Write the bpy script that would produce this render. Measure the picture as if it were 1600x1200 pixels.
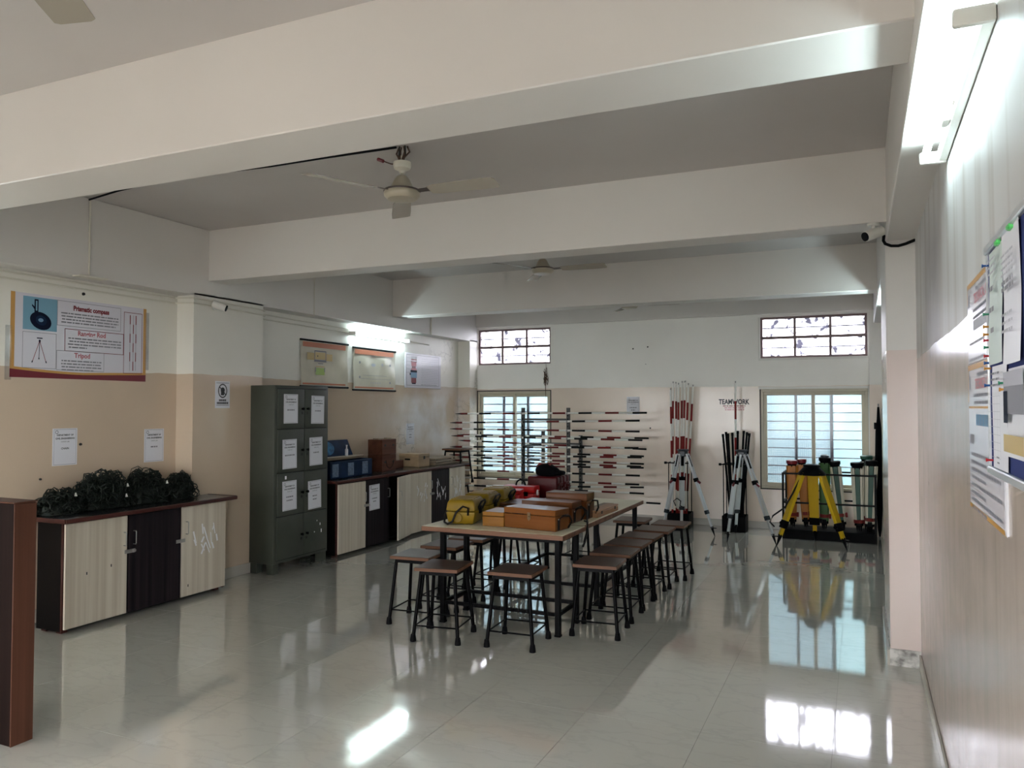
import bpy, bmesh, math, random
from mathutils import Vector, Matrix, Euler

for _o in list(bpy.data.objects):
    bpy.data.objects.remove(_o, do_unlink=True)
SC = bpy.context.scene
COL = SC.collection
R = math.radians
random.seed(7)

# ---------------------------------------------------------------- camera
cam_d = bpy.data.cameras.new('camera')
cam_d.sensor_fit = 'HORIZONTAL'
cam_d.sensor_width = 36.0
cam_d.lens = 36.0 * 1215.0 / 1600.0
cam_d.clip_start = 0.05
cam = bpy.data.objects.new('camera', cam_d)
COL.objects.link(cam)
cam.location = (0, 0, 1.6)
cam.rotation_euler = (R(90 + 1.697), 0, R(24.15))
SC.camera = cam

# ---------------------------------------------------------------- world, exposure
SC.view_settings.view_transform = 'Standard'
SC.view_settings.look = 'None'
SC.view_settings.gamma = 1.0
SC.view_settings.use_curve_mapping = False
SC.view_settings.exposure = 1.97
W = bpy.data.worlds.new('overcast_sky')
SC.world = W
W.use_nodes = True
_bg = W.node_tree.nodes['Background']
_bg.inputs[0].default_value = (0.95, 0.975, 1.0, 1)
_bg.inputs[1].default_value = 4.3
TUBE_STRENGTH = 13.5

# ---------------------------------------------------------------- materials
def _nt(name):
    m = bpy.data.materials.new(name)
    m.use_nodes = True
    nt = m.node_tree
    b = nt.nodes['Principled BSDF']
    return m, nt, b

def _set(b, k, v):
    if k in b.inputs:
        b.inputs[k].default_value = v

def mat(name, col, rough=0.5, metal=0.0, var=0.0, scale=(6, 6, 6), col2=None, bump=0.0, spec=0.5, coat=0.0, detail=4.0):
    m, nt, b = _nt(name)
    c = (col[0], col[1], col[2], 1)
    _set(b, 'Base Color', c); _set(b, 'Roughness', rough); _set(b, 'Metallic', metal)
    _set(b, 'Specular IOR Level', spec); _set(b, 'Coat Weight', coat); _set(b, 'Coat Roughness', 0.08)
    if var > 0 or col2 is not None or bump > 0:
        tc = nt.nodes.new('ShaderNodeTexCoord'); mp = nt.nodes.new('ShaderNodeMapping')
        mp.inputs['Scale'].default_value = scale
        nz = nt.nodes.new('ShaderNodeTexNoise'); nz.inputs['Scale'].default_value = 1.0; nz.inputs['Detail'].default_value = detail
        nt.links.new(tc.outputs['Object'], mp.inputs['Vector']); nt.links.new(mp.outputs['Vector'], nz.inputs['Vector'])
        rp = nt.nodes.new('ShaderNodeValToRGB')
        d = col2 if col2 is not None else tuple(max(0, x * (1 - var)) for x in col)
        u = col if col2 is not None else tuple(min(1, x * (1 + var)) for x in col)
        rp.color_ramp.elements[0].position = 0.35; rp.color_ramp.elements[1].position = 0.65
        rp.color_ramp.elements[0].color = (d[0], d[1], d[2], 1); rp.color_ramp.elements[1].color = (u[0], u[1], u[2], 1)
        nt.links.new(nz.outputs['Fac'], rp.inputs['Fac']); nt.links.new(rp.outputs['Color'], b.inputs['Base Color'])
        if bump > 0:
            bp = nt.nodes.new('ShaderNodeBump'); bp.inputs['Strength'].default_value = bump; bp.inputs['Distance'].default_value = 0.01
            nt.links.new(nz.outputs['Fac'], bp.inputs['Height']); nt.links.new(bp.outputs['Normal'], b.inputs['Normal'])
    return m

def emis(name, col, strength):
    m, nt, b = _nt(name)
    _set(b, 'Base Color', (0.9, 0.9, 0.9, 1))
    _set(b, 'Emission Color', (col[0], col[1], col[2], 1)); _set(b, 'Emission Strength', strength)
    return m

def node(nt, t, **kw):
    n = nt.nodes.new(t)
    for k, v in kw.items():
        setattr(n, k, v)
    return n

def math_n(nt, op, a, b=None):
    n = nt.nodes.new('ShaderNodeMath'); n.operation = op
    for i, x in enumerate((a, b)):
        if x is None: continue
        if isinstance(x, (int, float)): n.inputs[i].default_value = x
        else: nt.links.new(x, n.inputs[i])
    return n.outputs[0]

def mixc(nt, fac, a, b):
    n = nt.nodes.new('ShaderNodeMix'); n.data_type = 'RGBA'
    if isinstance(fac, (int, float)): n.inputs['Factor'].default_value = fac
    else: nt.links.new(fac, n.inputs['Factor'])
    for key, x in (('A', a), ('B', b)):
        s = [i for i in n.inputs if i.name == key and i.type == 'RGBA'][0]
        if isinstance(x, tuple): s.default_value = (x[0], x[1], x[2], 1)
        else: nt.links.new(x, s)
    return [o for o in n.outputs if o.type == 'RGBA'][0]

def noise(nt, vec, scale, detail=3.0, mapscale=None):
    if mapscale is not None:
        mp = nt.nodes.new('ShaderNodeMapping'); mp.inputs['Scale'].default_value = mapscale
        nt.links.new(vec, mp.inputs['Vector']); vec = mp.outputs['Vector']
    n = nt.nodes.new('ShaderNodeTexNoise'); n.inputs['Scale'].default_value = scale; n.inputs['Detail'].default_value = detail
    nt.links.new(vec, n.inputs['Vector'])
    return n.outputs['Fac']

def mapr(nt, v, a, b, c=0.0, d=1.0):
    n = nt.nodes.new('ShaderNodeMapRange'); n.clamp = True
    nt.links.new(v, n.inputs['Value'])
    n.inputs['From Min'].default_value = a; n.inputs['From Max'].default_value = b
    n.inputs['To Min'].default_value = c; n.inputs['To Max'].default_value = d
    return n.outputs['Result']

UPPER = (0.80, 0.775, 0.70)
DADO = (0.60, 0.475, 0.355)
def wall_mat(name, dado_z=1.895, spec=0.5, damp=False, stain=False, streak=0.0, upper=UPPER, dado=DADO, gloss=0.16):
    """two-tone painted plaster: oil paint below dado_z, distemper above"""
    m, nt, b = _nt(name)
    g = node(nt, 'ShaderNodeNewGeometry'); pos = g.outputs['Position']
    sx = node(nt, 'ShaderNodeSeparateXYZ'); nt.links.new(pos, sx.inputs[0])
    big = noise(nt, pos, 0.9, 4.0)
    fine = noise(nt, pos, 7.0, 5.0)
    zz = math_n(nt, 'ADD', sx.outputs['Z'], mapr(nt, noise(nt, pos, 3.0, 2.0), 0.3, 0.7, -0.006, 0.006))
    low = math_n(nt, 'LESS_THAN', zz, dado_z)
    up = mixc(nt, mapr(nt, big, 0.35, 0.65), tuple(x * 0.93 for x in upper), upper)
    dn = mixc(nt, mapr(nt, big, 0.35, 0.65), tuple(x * 0.93 for x in dado), tuple(x * 1.03 for x in dado))
    c = mixc(nt, low, up, dn)
    if streak > 0:
        st = noise(nt, pos, 1.0, 4.0, (3.0, 7.0, 0.35))
        c = mixc(nt, math_n(nt, 'MULTIPLY', mapr(nt, st, 0.5, 0.75), streak), c, (0.32, 0.27, 0.23))
    if stain:
        b1 = math_n(nt, 'MULTIPLY', mapr(nt, sx.outputs['Y'], 3.75, 3.95), mapr(nt, sx.outputs['Y'], 4.85, 4.45))
        b1 = math_n(nt, 'MULTIPLY', b1, math_n(nt, 'MULTIPLY', mapr(nt, sx.outputs['Z'], 1.78, 1.86), mapr(nt, sx.outputs['Z'], 2.55, 2.35)))
        c = mixc(nt, math_n(nt, 'MULTIPLY', b1, mapr(nt, noise(nt, pos, 2.2, 5.0), 0.30, 0.55, 0.15, 0.7)), c, (0.30, 0.28, 0.29))
    if damp:
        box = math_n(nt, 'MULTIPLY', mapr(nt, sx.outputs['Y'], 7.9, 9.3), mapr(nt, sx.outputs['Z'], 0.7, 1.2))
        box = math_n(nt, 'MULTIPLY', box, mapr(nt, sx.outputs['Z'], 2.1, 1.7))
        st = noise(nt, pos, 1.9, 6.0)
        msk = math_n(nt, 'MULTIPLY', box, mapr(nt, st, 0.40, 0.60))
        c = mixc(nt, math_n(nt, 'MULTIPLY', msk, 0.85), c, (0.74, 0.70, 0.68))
        sp = noise(nt, pos, 6.0, 6.0)
        ln = math_n(nt, 'MULTIPLY', mapr(nt, math_n(nt, 'ABSOLUTE', math_n(nt, 'SUBTRACT', sp, 0.5)), 0.03, 0.0), mapr(nt, noise(nt, pos, 1.3, 2.0), 0.52, 0.64))
        ln = math_n(nt, 'MULTIPLY', ln, mapr(nt, sx.outputs['Y'], 7.8, 8.8))
        c = mixc(nt, math_n(nt, 'MULTIPLY', ln, 0.5), c, (0.20, 0.17, 0.15))
    nt.links.new(c, b.inputs['Base Color']); _set(b, 'Specular IOR Level', spec)
    r_lo = mapr(nt, fine, 0.3, 0.7, gloss * 0.85, gloss * 1.25)
    mr = nt.nodes.new('ShaderNodeMix'); mr.data_type = 'FLOAT'
    nt.links.new(low, mr.inputs[0]); mr.inputs[2].default_value = 0.45; nt.links.new(r_lo, mr.inputs[3])
    nt.links.new(mr.outputs[0], b.inputs['Roughness'])
    bp = node(nt, 'ShaderNodeBump'); bp.inputs['Strength'].default_value = 0.10; bp.inputs['Distance'].default_value = 0.008
    h = noise(nt, pos, 1.0, 3.0, (5.0, 9.0, 1.2) if streak > 0 else (5.0, 5.0, 2.5))
    nt.links.new(h, bp.inputs['Height']); nt.links.new(bp.outputs['Normal'], b.inputs['Normal'])
    return m

M = {}
M['wall_l'] = wall_mat('painted_plaster_left', damp=True)
M['wall_b'] = wall_mat('painted_plaster_back', dado_z=1.875, dado=(0.76, 0.645, 0.545), upper=(0.88, 0.86, 0.81))
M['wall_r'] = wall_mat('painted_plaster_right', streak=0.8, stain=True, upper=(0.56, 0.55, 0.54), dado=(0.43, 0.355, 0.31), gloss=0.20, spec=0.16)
M['pillar'] = wall_mat('painted_pillar', dado_z=1.955, dado=(0.68, 0.575, 0.54), upper=(0.67, 0.65, 0.62))
M['beam'] = mat('beam_distemper', (0.67, 0.64, 0.605), 0.55, var=0.03, scale=(0.7, 0.7, 0.7))
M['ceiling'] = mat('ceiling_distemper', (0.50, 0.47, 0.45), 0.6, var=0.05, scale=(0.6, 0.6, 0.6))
M['skirt'] = mat('skirting_stone', (0.45, 0.42, 0.37), 0.25, var=0.08, scale=(3, 3, 3))
M['plaster_bare'] = mat('chipped_plaster', (0.62, 0.60, 0.57), 0.7, col2=(0.20, 0.19, 0.18), scale=(16, 16, 22), bump=0.6)

def tile_mat():
    m, nt, b = _nt('vitrified_tile')
    g = node(nt, 'ShaderNodeNewGeometry'); pos = g.outputs['Position']
    oi = node(nt, 'ShaderNodeObjectInfo')
    v1 = noise(nt, pos, 0.8, 6.0); v2 = noise(nt, pos, 3.2, 7.0, (1.0, 2.2, 1.0))
    c = mixc(nt, mapr(nt, v1, 0.35, 0.65), (0.545, 0.535, 0.485), (0.61, 0.59, 0.53))
    vein = mapr(nt, math_n(nt, 'ABSOLUTE', math_n(nt, 'SUBTRACT', v2, 0.5)), 0.035, 0.0)
    c = mixc(nt, math_n(nt, 'MULTIPLY', vein, 0.16), c, (0.33, 0.35, 0.32))
    c = mixc(nt, math_n(nt, 'MULTIPLY', oi.outputs['Random'], 0.10), c, (0.40, 0.39, 0.36))
    nt.links.new(c, b.inputs['Base Color'])
    nt.links.new(mapr(nt, v1, 0.3, 0.7, 0.035, 0.075), b.inputs['Roughness'])
    _set(b, 'Specular IOR Level', 1.0); _set(b, 'Coat Weight', 1.0); _set(b, 'Coat Roughness', 0.06); _set(b, 'Coat IOR', 1.55)
    return m
M['tile'] = tile_mat()
M['grout'] = mat('tile_grout', (0.20, 0.19, 0.17), 0.7)

def grain(name, c1, c2, rough, axis='z', freq=14.0, spec=0.5, coat=0.0, contrast=(0.35, 0.65)):
    """timber or wood-print laminate with its grain along one axis"""
    m, nt, b = _nt(name)
    tc = node(nt, 'ShaderNodeTexCoord')
    s = {'x': (0.6, freq, freq), 'y': (freq, 0.6, freq), 'z': (freq, freq, 0.5)}[axis]
    f = noise(nt, tc.outputs['Object'], 1.0, 5.0, s)
    c = mixc(nt, mapr(nt, f, contrast[0], contrast[1]), c1, c2)
    nt.links.new(c, b.inputs['Base Color']); _set(b, 'Roughness', rough); _set(b, 'Specular IOR Level', spec)
    _set(b, 'Coat Weight', coat); _set(b, 'Coat Roughness', 0.06)
    return m
M['lam_light'] = grain('zebra_laminate_pale', (0.50, 0.43, 0.34), (0.63, 0.57, 0.47), 0.35, 'z', 22)
M['lam_dark'] = grain('zebra_laminate_dark', (0.008, 0.006, 0.008), (0.022, 0.016, 0.018), 0.45, 'z', 24, spec=0.12)
M['carcass'] = mat('carcass_black', (0.004, 0.003, 0.003), 0.6, spec=0.12)
M['worktop'] = mat('worktop_black_laminate', (0.014, 0.014, 0.016), 0.2)
M['edge_red'] = grain('worktop_red_edge', (0.040, 0.011, 0.009), (0.070, 0.020, 0.015), 0.4, 'y', 12, spec=0.25)
M['brown_panel'] = grain('brown_veneer', (0.058, 0.023, 0.014), (0.095, 0.038, 0.023), 0.55, 'z', 20, spec=0.15)
M['dark_panel'] = grain('dark_brown_veneer', (0.007, 0.0035, 0.003), (0.012, 0.006, 0.005), 0.7, 'z', 20, spec=0.06)
M['seat'] = grain('stool_seat_wood', (0.036, 0.016, 0.012), (0.062, 0.029, 0.021), 0.36, 'x', 20, spec=0.4)
M['seat_edge'] = grain('stool_seat_edge', (0.12, 0.052, 0.026), (0.19, 0.088, 0.048), 0.45, 'x', 26, spec=0.3)
M['blackmetal'] = mat('black_enamel_steel', (0.002, 0.002, 0.0025), 0.45, spec=0.07)
M['rubber'] = mat('black_rubber', (0.004, 0.004, 0.005), 0.8, spec=0.12)
M['table_top'] = mat('table_laminate', (0.72, 0.67, 0.50), 0.30, var=0.06, scale=(3, 3, 3))
M['table_edge'] = grain('table_edge_wood', (0.12, 0.052, 0.028), (0.20, 0.095, 0.055), 0.5, 'x', 20, spec=0.3)
M['box_wood'] = grain('varnished_box', (0.115, 0.036, 0.006), (0.18, 0.060, 0.010), 0.35, 'x', 12, spec=0.12, coat=0.22)
M['box_wood2'] = grain('varnished_box_dark', (0.085, 0.028, 0.008), (0.135, 0.046, 0.013), 0.35, 'x', 12, spec=0.12, coat=0.3)
M['box_wood_y'] = grain('varnished_box_honey', (0.19, 0.078, 0.009), (0.26, 0.11, 0.016), 0.35, 'x', 10, spec=0.12, coat=0.22)
M['case_pale'] = grain('pale_plywood', (0.33, 0.165, 0.075), (0.42, 0.225, 0.11), 0.45, 'y', 12)
M['wood_grey'] = grain('weathered_plywood', (0.22, 0.165, 0.11), (0.31, 0.24, 0.165), 0.5, 'y', 14)
M['brown_box'] = grain('old_brown_box', (0.075, 0.026, 0.014), (0.13, 0.050, 0.028), 0.5, 'y', 10, spec=0.25)
M['tan_box'] = grain('tan_box', (0.30, 0.20, 0.11), (0.40, 0.28, 0.165), 0.5, 'y', 8)
M['blue'] = mat('blue_paint', (0.006, 0.020, 0.055), 0.45, spec=0.12, var=0.25, scale=(9, 9, 9))
M['blue_pale'] = mat('faded_blue_label', (0.10, 0.15, 0.23), 0.55, var=0.25, scale=(40, 40, 40))
M['blue_bright'] = mat('bright_blue_print', (0.014, 0.17, 0.38), 0.6, col2=(0.008, 0.07, 0.17), scale=(22, 22, 22))
M['green_steel'] = mat('green_cabinet_enamel', (0.043, 0.048, 0.036), 0.5, var=0.12, scale=(4, 4, 4))
M['green_seam'] = mat('cabinet_seam', (0.012, 0.014, 0.011), 0.6)
M['steel'] = mat('brushed_steel', (0.50, 0.50, 0.48), 0.32, metal=1.0)
M['steel_dull'] = mat('dull_zinc', (0.36, 0.35, 0.33), 0.5, metal=0.8)
M['brass'] = mat('dark_brass', (0.16, 0.11, 0.06), 0.4, metal=0.9)
M['alu'] = mat('silver_aluminium', (0.66, 0.68, 0.70), 0.30, metal=0.55)
M['paper'] = mat('white_paper', (0.72, 0.72, 0.77), 0.45)
M['paper_gloss'] = mat('laminated_print', (0.66, 0.64, 0.70), 0.22)
M['paper_green'] = mat('pale_green_paper', (0.55, 0.63, 0.60), 0.5)
M['ink'] = mat('black_ink', (0.02, 0.02, 0.025), 0.6)
M['ink_soft'] = mat('grey_ink', (0.22, 0.22, 0.25), 0.6)
M['ink_faint'] = mat('faint_ink', (0.42, 0.42, 0.47), 0.6)
M['ink_red'] = mat('red_ink', (0.20, 0.010, 0.020), 0.5)
M['ink_rose'] = mat('faded_red_ink', (0.50, 0.16, 0.19), 0.5)
M['ink_maroon'] = mat('maroon_print', (0.16, 0.005, 0.014), 0.35)
M['ink_orange'] = mat('orange_print', (0.55, 0.29, 0.07), 0.35)
M['ink_rust'] = mat('rust_print', (0.46, 0.145, 0.065), 0.4)
M['ink_blue'] = mat('steel_blue_print', (0.13, 0.27, 0.42), 0.5)
M['ink_sky'] = mat('sky_blue_print', (0.16, 0.34, 0.46), 0.3)
M['ink_navy'] = mat('navy_print', (0.006, 0.010, 0.026), 0.6, spec=0.1)
M['ink_green'] = mat('green_print', (0.34, 0.47, 0.12), 0.4)
M['ink_ochre'] = mat('ochre_print', (0.52, 0.38, 0.16), 0.4)
M['chart'] = mat('aged_chart_vinyl', (0.60, 0.56, 0.45), 0.22, var=0.06, scale=(5, 5, 5), bump=0.25)
M['cyc_white'] = mat('white_plastic', (0.70, 0.69, 0.64), 0.35)
M['conduit'] = mat('cream_conduit', (0.66, 0.63, 0.54), 0.45)
M['fan'] = mat('fan_cream_enamel', (0.42, 0.37, 0.28), 0.3)
M['fan_white'] = mat('fan_white_plastic', (0.66, 0.62, 0.52), 0.35)
M['fan_blade'] = mat('fan_blade_enamel', (0.40, 0.36, 0.30), 0.22)
M['fan_dark'] = mat('fan_dark_band', (0.07, 0.05, 0.045), 0.4)
M['frame_cream'] = mat('powder_coated_aluminium', (0.50, 0.455, 0.345), 0.4)
M['putty'] = mat('dark_window_gap', (0.03, 0.028, 0.025), 0.8)
M['grille'] = mat('grille_purple_grey', (0.17, 0.15, 0.20), 0.55)
M['vent_frame'] = mat('vent_frame_paint', (0.20, 0.13, 0.13), 0.5)
M['rod_white'] = mat('rod_white_paint', (0.80, 0.78, 0.73), 0.35)
M['rod_red'] = mat('rod_red_paint', (0.145, 0.006, 0.006), 0.4, spec=0.25)
M['pole_red'] = mat('pole_red_paint', (0.22, 0.010, 0.009), 0.4, spec=0.25)
M['rod_black'] = mat('rod_black_paint', (0.004, 0.004, 0.004), 0.4, spec=0.15)
M['iron'] = mat('dark_iron', (0.035, 0.033, 0.032), 0.5, metal=0.5)
M['rack_grey'] = mat('galvanised_angle', (0.085, 0.083, 0.08), 0.55, metal=0.3)
M['yellow'] = mat('tripod_yellow', (0.60, 0.38, 0.004), 0.4)
M['yellow_case'] = mat('mustard_plastic', (0.20, 0.122, 0.006), 0.42, spec=0.2, var=0.1, scale=(8, 8, 8))
M['orange'] = mat('tripod_orange', (0.42, 0.14, 0.008), 0.45)
M['tgreen'] = mat('tripod_green', (0.030, 0.11, 0.020), 0.45)
M['teal'] = mat('tripod_teal', (0.004, 0.062, 0.038), 0.45)
M['cream_leg'] = mat('tripod_cream', (0.62, 0.58, 0.47), 0.4)
M['blackplastic'] = mat('black_plastic', (0.003, 0.003, 0.004), 0.5, spec=0.06)
M['bluegrey'] = mat('bluegrey_plastic', (0.008, 0.014, 0.022), 0.4)
M['redplastic'] = mat('bright_red_plastic', (0.50, 0.006, 0.008), 0.35, spec=0.2)
M['darkred'] = mat('maroon_plastic', (0.062, 0.0012, 0.003), 0.36, spec=0.2)
M['redstrap'] = mat('red_strap', (0.20, 0.016, 0.012), 0.7)
M['cloth_black'] = mat('black_nylon', (0.003, 0.003, 0.004), 0.8, spec=0.05)
M['leather'] = mat('black_leather', (0.006, 0.004, 0.004), 0.55, spec=0.2)
M['chain'] = mat('oiled_chain_wire', (0.010, 0.014, 0.010), 0.5, metal=0.3, var=0.3, scale=(20, 20, 20))
M['felt'] = mat('navy_felt', (0.012, 0.025, 0.13), 0.9)
M['dry'] = mat('dried_garland', (0.10, 0.055, 0.035), 0.8)
M['tube'] = emis('lit_fluorescent_tube', (0.74, 0.95, 1.0), TUBE_STRENGTH)
M['pin_red'] = mat('pin_red', (0.5, 0.02, 0.03), 0.3)
M['pin_blue'] = mat('pin_blue', (0.02, 0.10, 0.32), 0.3)
M['pin_green'] = mat('pin_green', (0.03, 0.22, 0.12), 0.3)
M['pin_lime'] = mat('pin_lime', (0.08, 0.55, 0.12), 0.3)
M['pin_orange'] = mat('pin_orange', (0.55, 0.25, 0.04), 0.3)
M['outside_ground'] = mat('exterior_earth', (0.085, 0.075, 0.065), 0.9)
M['outside'] = mat('exterior_whitewash', (0.19, 0.262, 0.318), 0.8, var=0.08, scale=(1, 1, 1))
M['outside_g'] = mat('exterior_green_wash', (0.185, 0.28, 0.315), 0.8)
M['scratch'] = mat('peeled_tape_residue', (0.85, 0.85, 0.88), 0.6)

def glass_mat(name, tint, dirt, gl=0.10, dcol=(0.8, 0.8, 0.82), lo=0.47, hi=0.63, sc=5.0):
    m, nt, b = _nt(name)
    nt.nodes.remove(b)
    out = [n for n in nt.nodes if n.type == 'OUTPUT_MATERIAL'][0]
    tr = node(nt, 'ShaderNodeBsdfTransparent'); tr.inputs[0].default_value = (tint[0], tint[1], tint[2], 1)
    df = node(nt, 'ShaderNodeBsdfTranslucent'); df.inputs[0].default_value = (dcol[0], dcol[1], dcol[2], 1)
    gs = node(nt, 'ShaderNodeBsdfGlossy'); gs.inputs['Roughness'].default_value = 0.08
    g = node(nt, 'ShaderNodeNewGeometry')
    d = mapr(nt, noise(nt, g.outputs['Position'], sc, 6.0), lo, hi, dirt * 0.2, dirt)
    m1 = node(nt, 'ShaderNodeMixShader'); nt.links.new(d, m1.inputs[0]); nt.links.new(tr.outputs[0], m1.inputs[1]); nt.links.new(df.outputs[0], m1.inputs[2])
    m2 = node(nt, 'ShaderNodeMixShader'); m2.inputs[0].default_value = gl; nt.links.new(m1.outputs[0], m2.inputs[1]); nt.links.new(gs.outputs[0], m2.inputs[2])
    nt.links.new(m2.outputs[0], out.inputs[0])
    return m
M['glass'] = glass_mat('window_glass', (0.93, 0.97, 0.96), 0.04, 0.012)
M['glass_dirty'] = glass_mat('dusty_vent_glass', (0.96, 0.95, 0.99), 0.93, 0.012, (0.12, 0.115, 0.15), 0.56, 0.63, 9.0)

def mesh_mat():
    """fine insect netting: threads on a clear ground, in the screen's own coordinates"""
    m, nt, b = _nt('insect_netting')
    out = [n for n in nt.nodes if n.type == 'OUTPUT_MATERIAL'][0]
    _set(b, 'Base Color', (0.35, 0.38, 0.42, 1)); _set(b, 'Roughness', 0.7)
    g = node(nt, 'ShaderNodeNewGeometry'); sx = node(nt, 'ShaderNodeSeparateXYZ'); nt.links.new(g.outputs['Position'], sx.inputs[0])
    def thread(s, p):
        f = math_n(nt, 'FRACT', math_n(nt, 'MULTIPLY', s, 1.0 / p))
        return math_n(nt, 'LESS_THAN', f, 0.20)
    k = math_n(nt, 'MAXIMUM', thread(sx.outputs['X'], 0.024), thread(sx.outputs['Z'], 0.024))
    tr = node(nt, 'ShaderNodeBsdfTransparent')
    mx = node(nt, 'ShaderNodeMixShader'); nt.links.new(k, mx.inputs[0]); nt.links.new(tr.outputs[0], mx.inputs[1]); nt.links.new(b.outputs[0], mx.inputs[2])
    nt.links.new(mx.outputs[0], out.inputs[0])
    return m
M['netting'] = mesh_mat()

# ---------------------------------------------------------------- mesh building
class MB:
    def __init__(s):
        s.v = []; s.f = []; s.mi = []; s.mats = []
    def _m(s, m):
        if m is None: m = '_'
        if m not in s.mats: s.mats.append(m)
        return s.mats.index(m)
    def add(s, vs, fs, m=None, T=None):
        o = len(s.v); k = s._m(m)
        s.v += [tuple(T @ Vector(p)) if T is not None else tuple(p) for p in vs]
        for f in fs:
            s.f.append(tuple(i + o for i in f)); s.mi.append(k)
        return s
    def box(s, x0, x1, y0, y1, z0, z1, m=None, T=None):
        vs = [(x0, y0, z0), (x1, y0, z0), (x1, y1, z0), (x0, y1, z0), (x0, y0, z1), (x1, y0, z1), (x1, y1, z1), (x0, y1, z1)]
        return s.add(vs, [(0, 3, 2, 1), (4, 5, 6, 7), (0, 1, 5, 4), (1, 2, 6, 5), (2, 3, 7, 6), (3, 0, 4, 7)], m, T)
    def quad(s, x0, x1, y0, y1, z, m=None, T=None):
        return s.add([(x0, y0, z), (x1, y0, z), (x1, y1, z), (x0, y1, z)], [(0, 1, 2, 3)], m, T)
    def bar(s, p, q, w, h=None, m=None, up=(0, 0, 1)):
        """rectangular bar from p to q"""
        h = h or w
        p = Vector(p); q = Vector(q); d = (q - p).normalized(); u = Vector(up)
        if abs(d.dot(u)) > 0.98: u = Vector((0, 1, 0))
        a = d.cross(u).normalized() * (w / 2); b = a.cross(d).normalized() * (h / 2)
        vs = [p - a - b, p + a - b, p + a + b, p - a + b, q - a - b, q + a - b, q + a + b, q - a + b]
        return s.add([tuple(x) for x in vs], [(0, 1, 2, 3), (7, 6, 5, 4), (0, 4, 5, 1), (1, 5, 6, 2), (2, 6, 7, 3), (3, 7, 4, 0)], m)
    def tube(s, p, q, r0, r1=None, n=8, m=None, caps=True):
        r1 = r0 if r1 is None else r1
        p = Vector(p); q = Vector(q); d = (q - p)
        d = d.normalized() if d.length > 1e-9 else Vector((0, 0, 1))
        u = Vector((0, 0, 1)) if abs(d.z) < 0.9 else Vector((1, 0, 0))
        a = d.cross(u).normalized(); b = d.cross(a).normalized()
        vs = []
        for c, r in ((p, r0), (q, r1)):
            for i in range(n):
                t = 2 * math.pi * i / n
                vs.append(tuple(c + a * (r * math.cos(t)) + b * (r * math.sin(t))))
        fs = [(i, i + n, (i + 1) % n + n, (i + 1) % n) for i in range(n)]
        if caps: fs += [tuple(range(n)), tuple(range(2 * n - 1, n - 1, -1))]
        return s.add(vs, fs, m)
    def path(s, pts, r, n=6, m=None, closed=False):
        pts = [Vector(p) for p in pts]; N = len(pts); vs = []; fs = []
        ref = Vector((0.3, 0.2, 1)).normalized()
        for i, p in enumerate(pts):
            t = (pts[(i + 1) % N] - pts[i - 1]) if closed else (pts[min(i + 1, N - 1)] - pts[max(i - 1, 0)])
            t = t.normalized() if t.length > 1e-9 else Vector((1, 0, 0))
            a = t.cross(ref)
            if a.length < 1e-3: a = t.cross(Vector((1, 0, 0)))
            a.normalize(); b = t.cross(a)
            for k in range(n):
                w = 2 * math.pi * k / n
                vs.append(tuple(p + a * (r * math.cos(w)) + b * (r * math.sin(w))))
        for i in range(N if closed else N - 1):
            j = (i + 1) % N
            for k in range(n):
                fs.append((i * n + k, i * n + (k + 1) % n, j * n + (k + 1) % n, j * n + k))
        if not closed: fs += [tuple(range(n - 1, -1, -1)), tuple(range((N - 1) * n, N * n))]
        return s.add(vs, fs, m)
    def lathe(s, prof, n=20, m=None, at=(0, 0, 0)):
        """profile [(r, z)] turned about z"""
        vs = []; fs = []
        for r, z in prof:
            for k in range(n):
                t = 2 * math.pi * k / n
                vs.append((at[0] + r * math.cos(t), at[1] + r * math.sin(t), at[2] + z))
        for i in range(len(prof) - 1):
            for k in range(n):
                fs.append((i * n + k, i * n + (k + 1) % n, (i + 1) * n + (k + 1) % n, (i + 1) * n + k))
        fs += [tuple(range(n - 1, -1, -1)), tuple(range((len(prof) - 1) * n, len(prof) * n))]
        return s.add(vs, fs, m)
    def prism(s, poly, z0, z1, m=None, T=None):
        """polygon in xy extruded in z"""
        n = len(poly)
        vs = [(x, y, z0) for x, y in poly] + [(x, y, z1) for x, y in poly]
        fs = [tuple(range(n - 1, -1, -1)), tuple(range(n, 2 * n))] + [(i, (i + 1) % n, (i + 1) % n + n, i + n) for i in range(n)]
        return s.add(vs, fs, m, T)
    def build(s, name, m=None, parent=None, bevel=0.0, seg=1, world=True, smooth=True, loc=None):
        """link as ONE mesh object; with world=True the coordinates are world ones and are rebased onto the parent"""
        me = bpy.data.meshes.new(name)
        off = Vector((0, 0, 0))
        if world and parent is not None: off = WORLD[parent.name]
        me.from_pydata([tuple(Vector(p) - off) for p in s.v], [], s.f)
        for k in s.mats:
            me.materials.append(m if k == '_' else M[k])
        me.polygons.foreach_set('material_index', s.mi)
        if bevel > 0:
            bm = bmesh.new(); bm.from_mesh(me)
            es = [e for e in bm.edges if len(e.link_faces) == 2 and e.calc_face_angle(0) > 0.6]
            bmesh.ops.bevel(bm, geom=es, offset=bevel, segments=seg, affect='EDGES', profile=0.5, clamp_overlap=True)
            bm.to_mesh(me); bm.free()
        if smooth:
            me.shade_smooth()
            me.set_sharp_from_angle(angle=R(38))
        me.update()
        o = bpy.data.objects.new(name, me); COL.objects.link(o)
        if parent is not None: o.parent = parent
        if loc is not None: o.location = loc
        WORLD[o.name] = off
        return o

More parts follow.
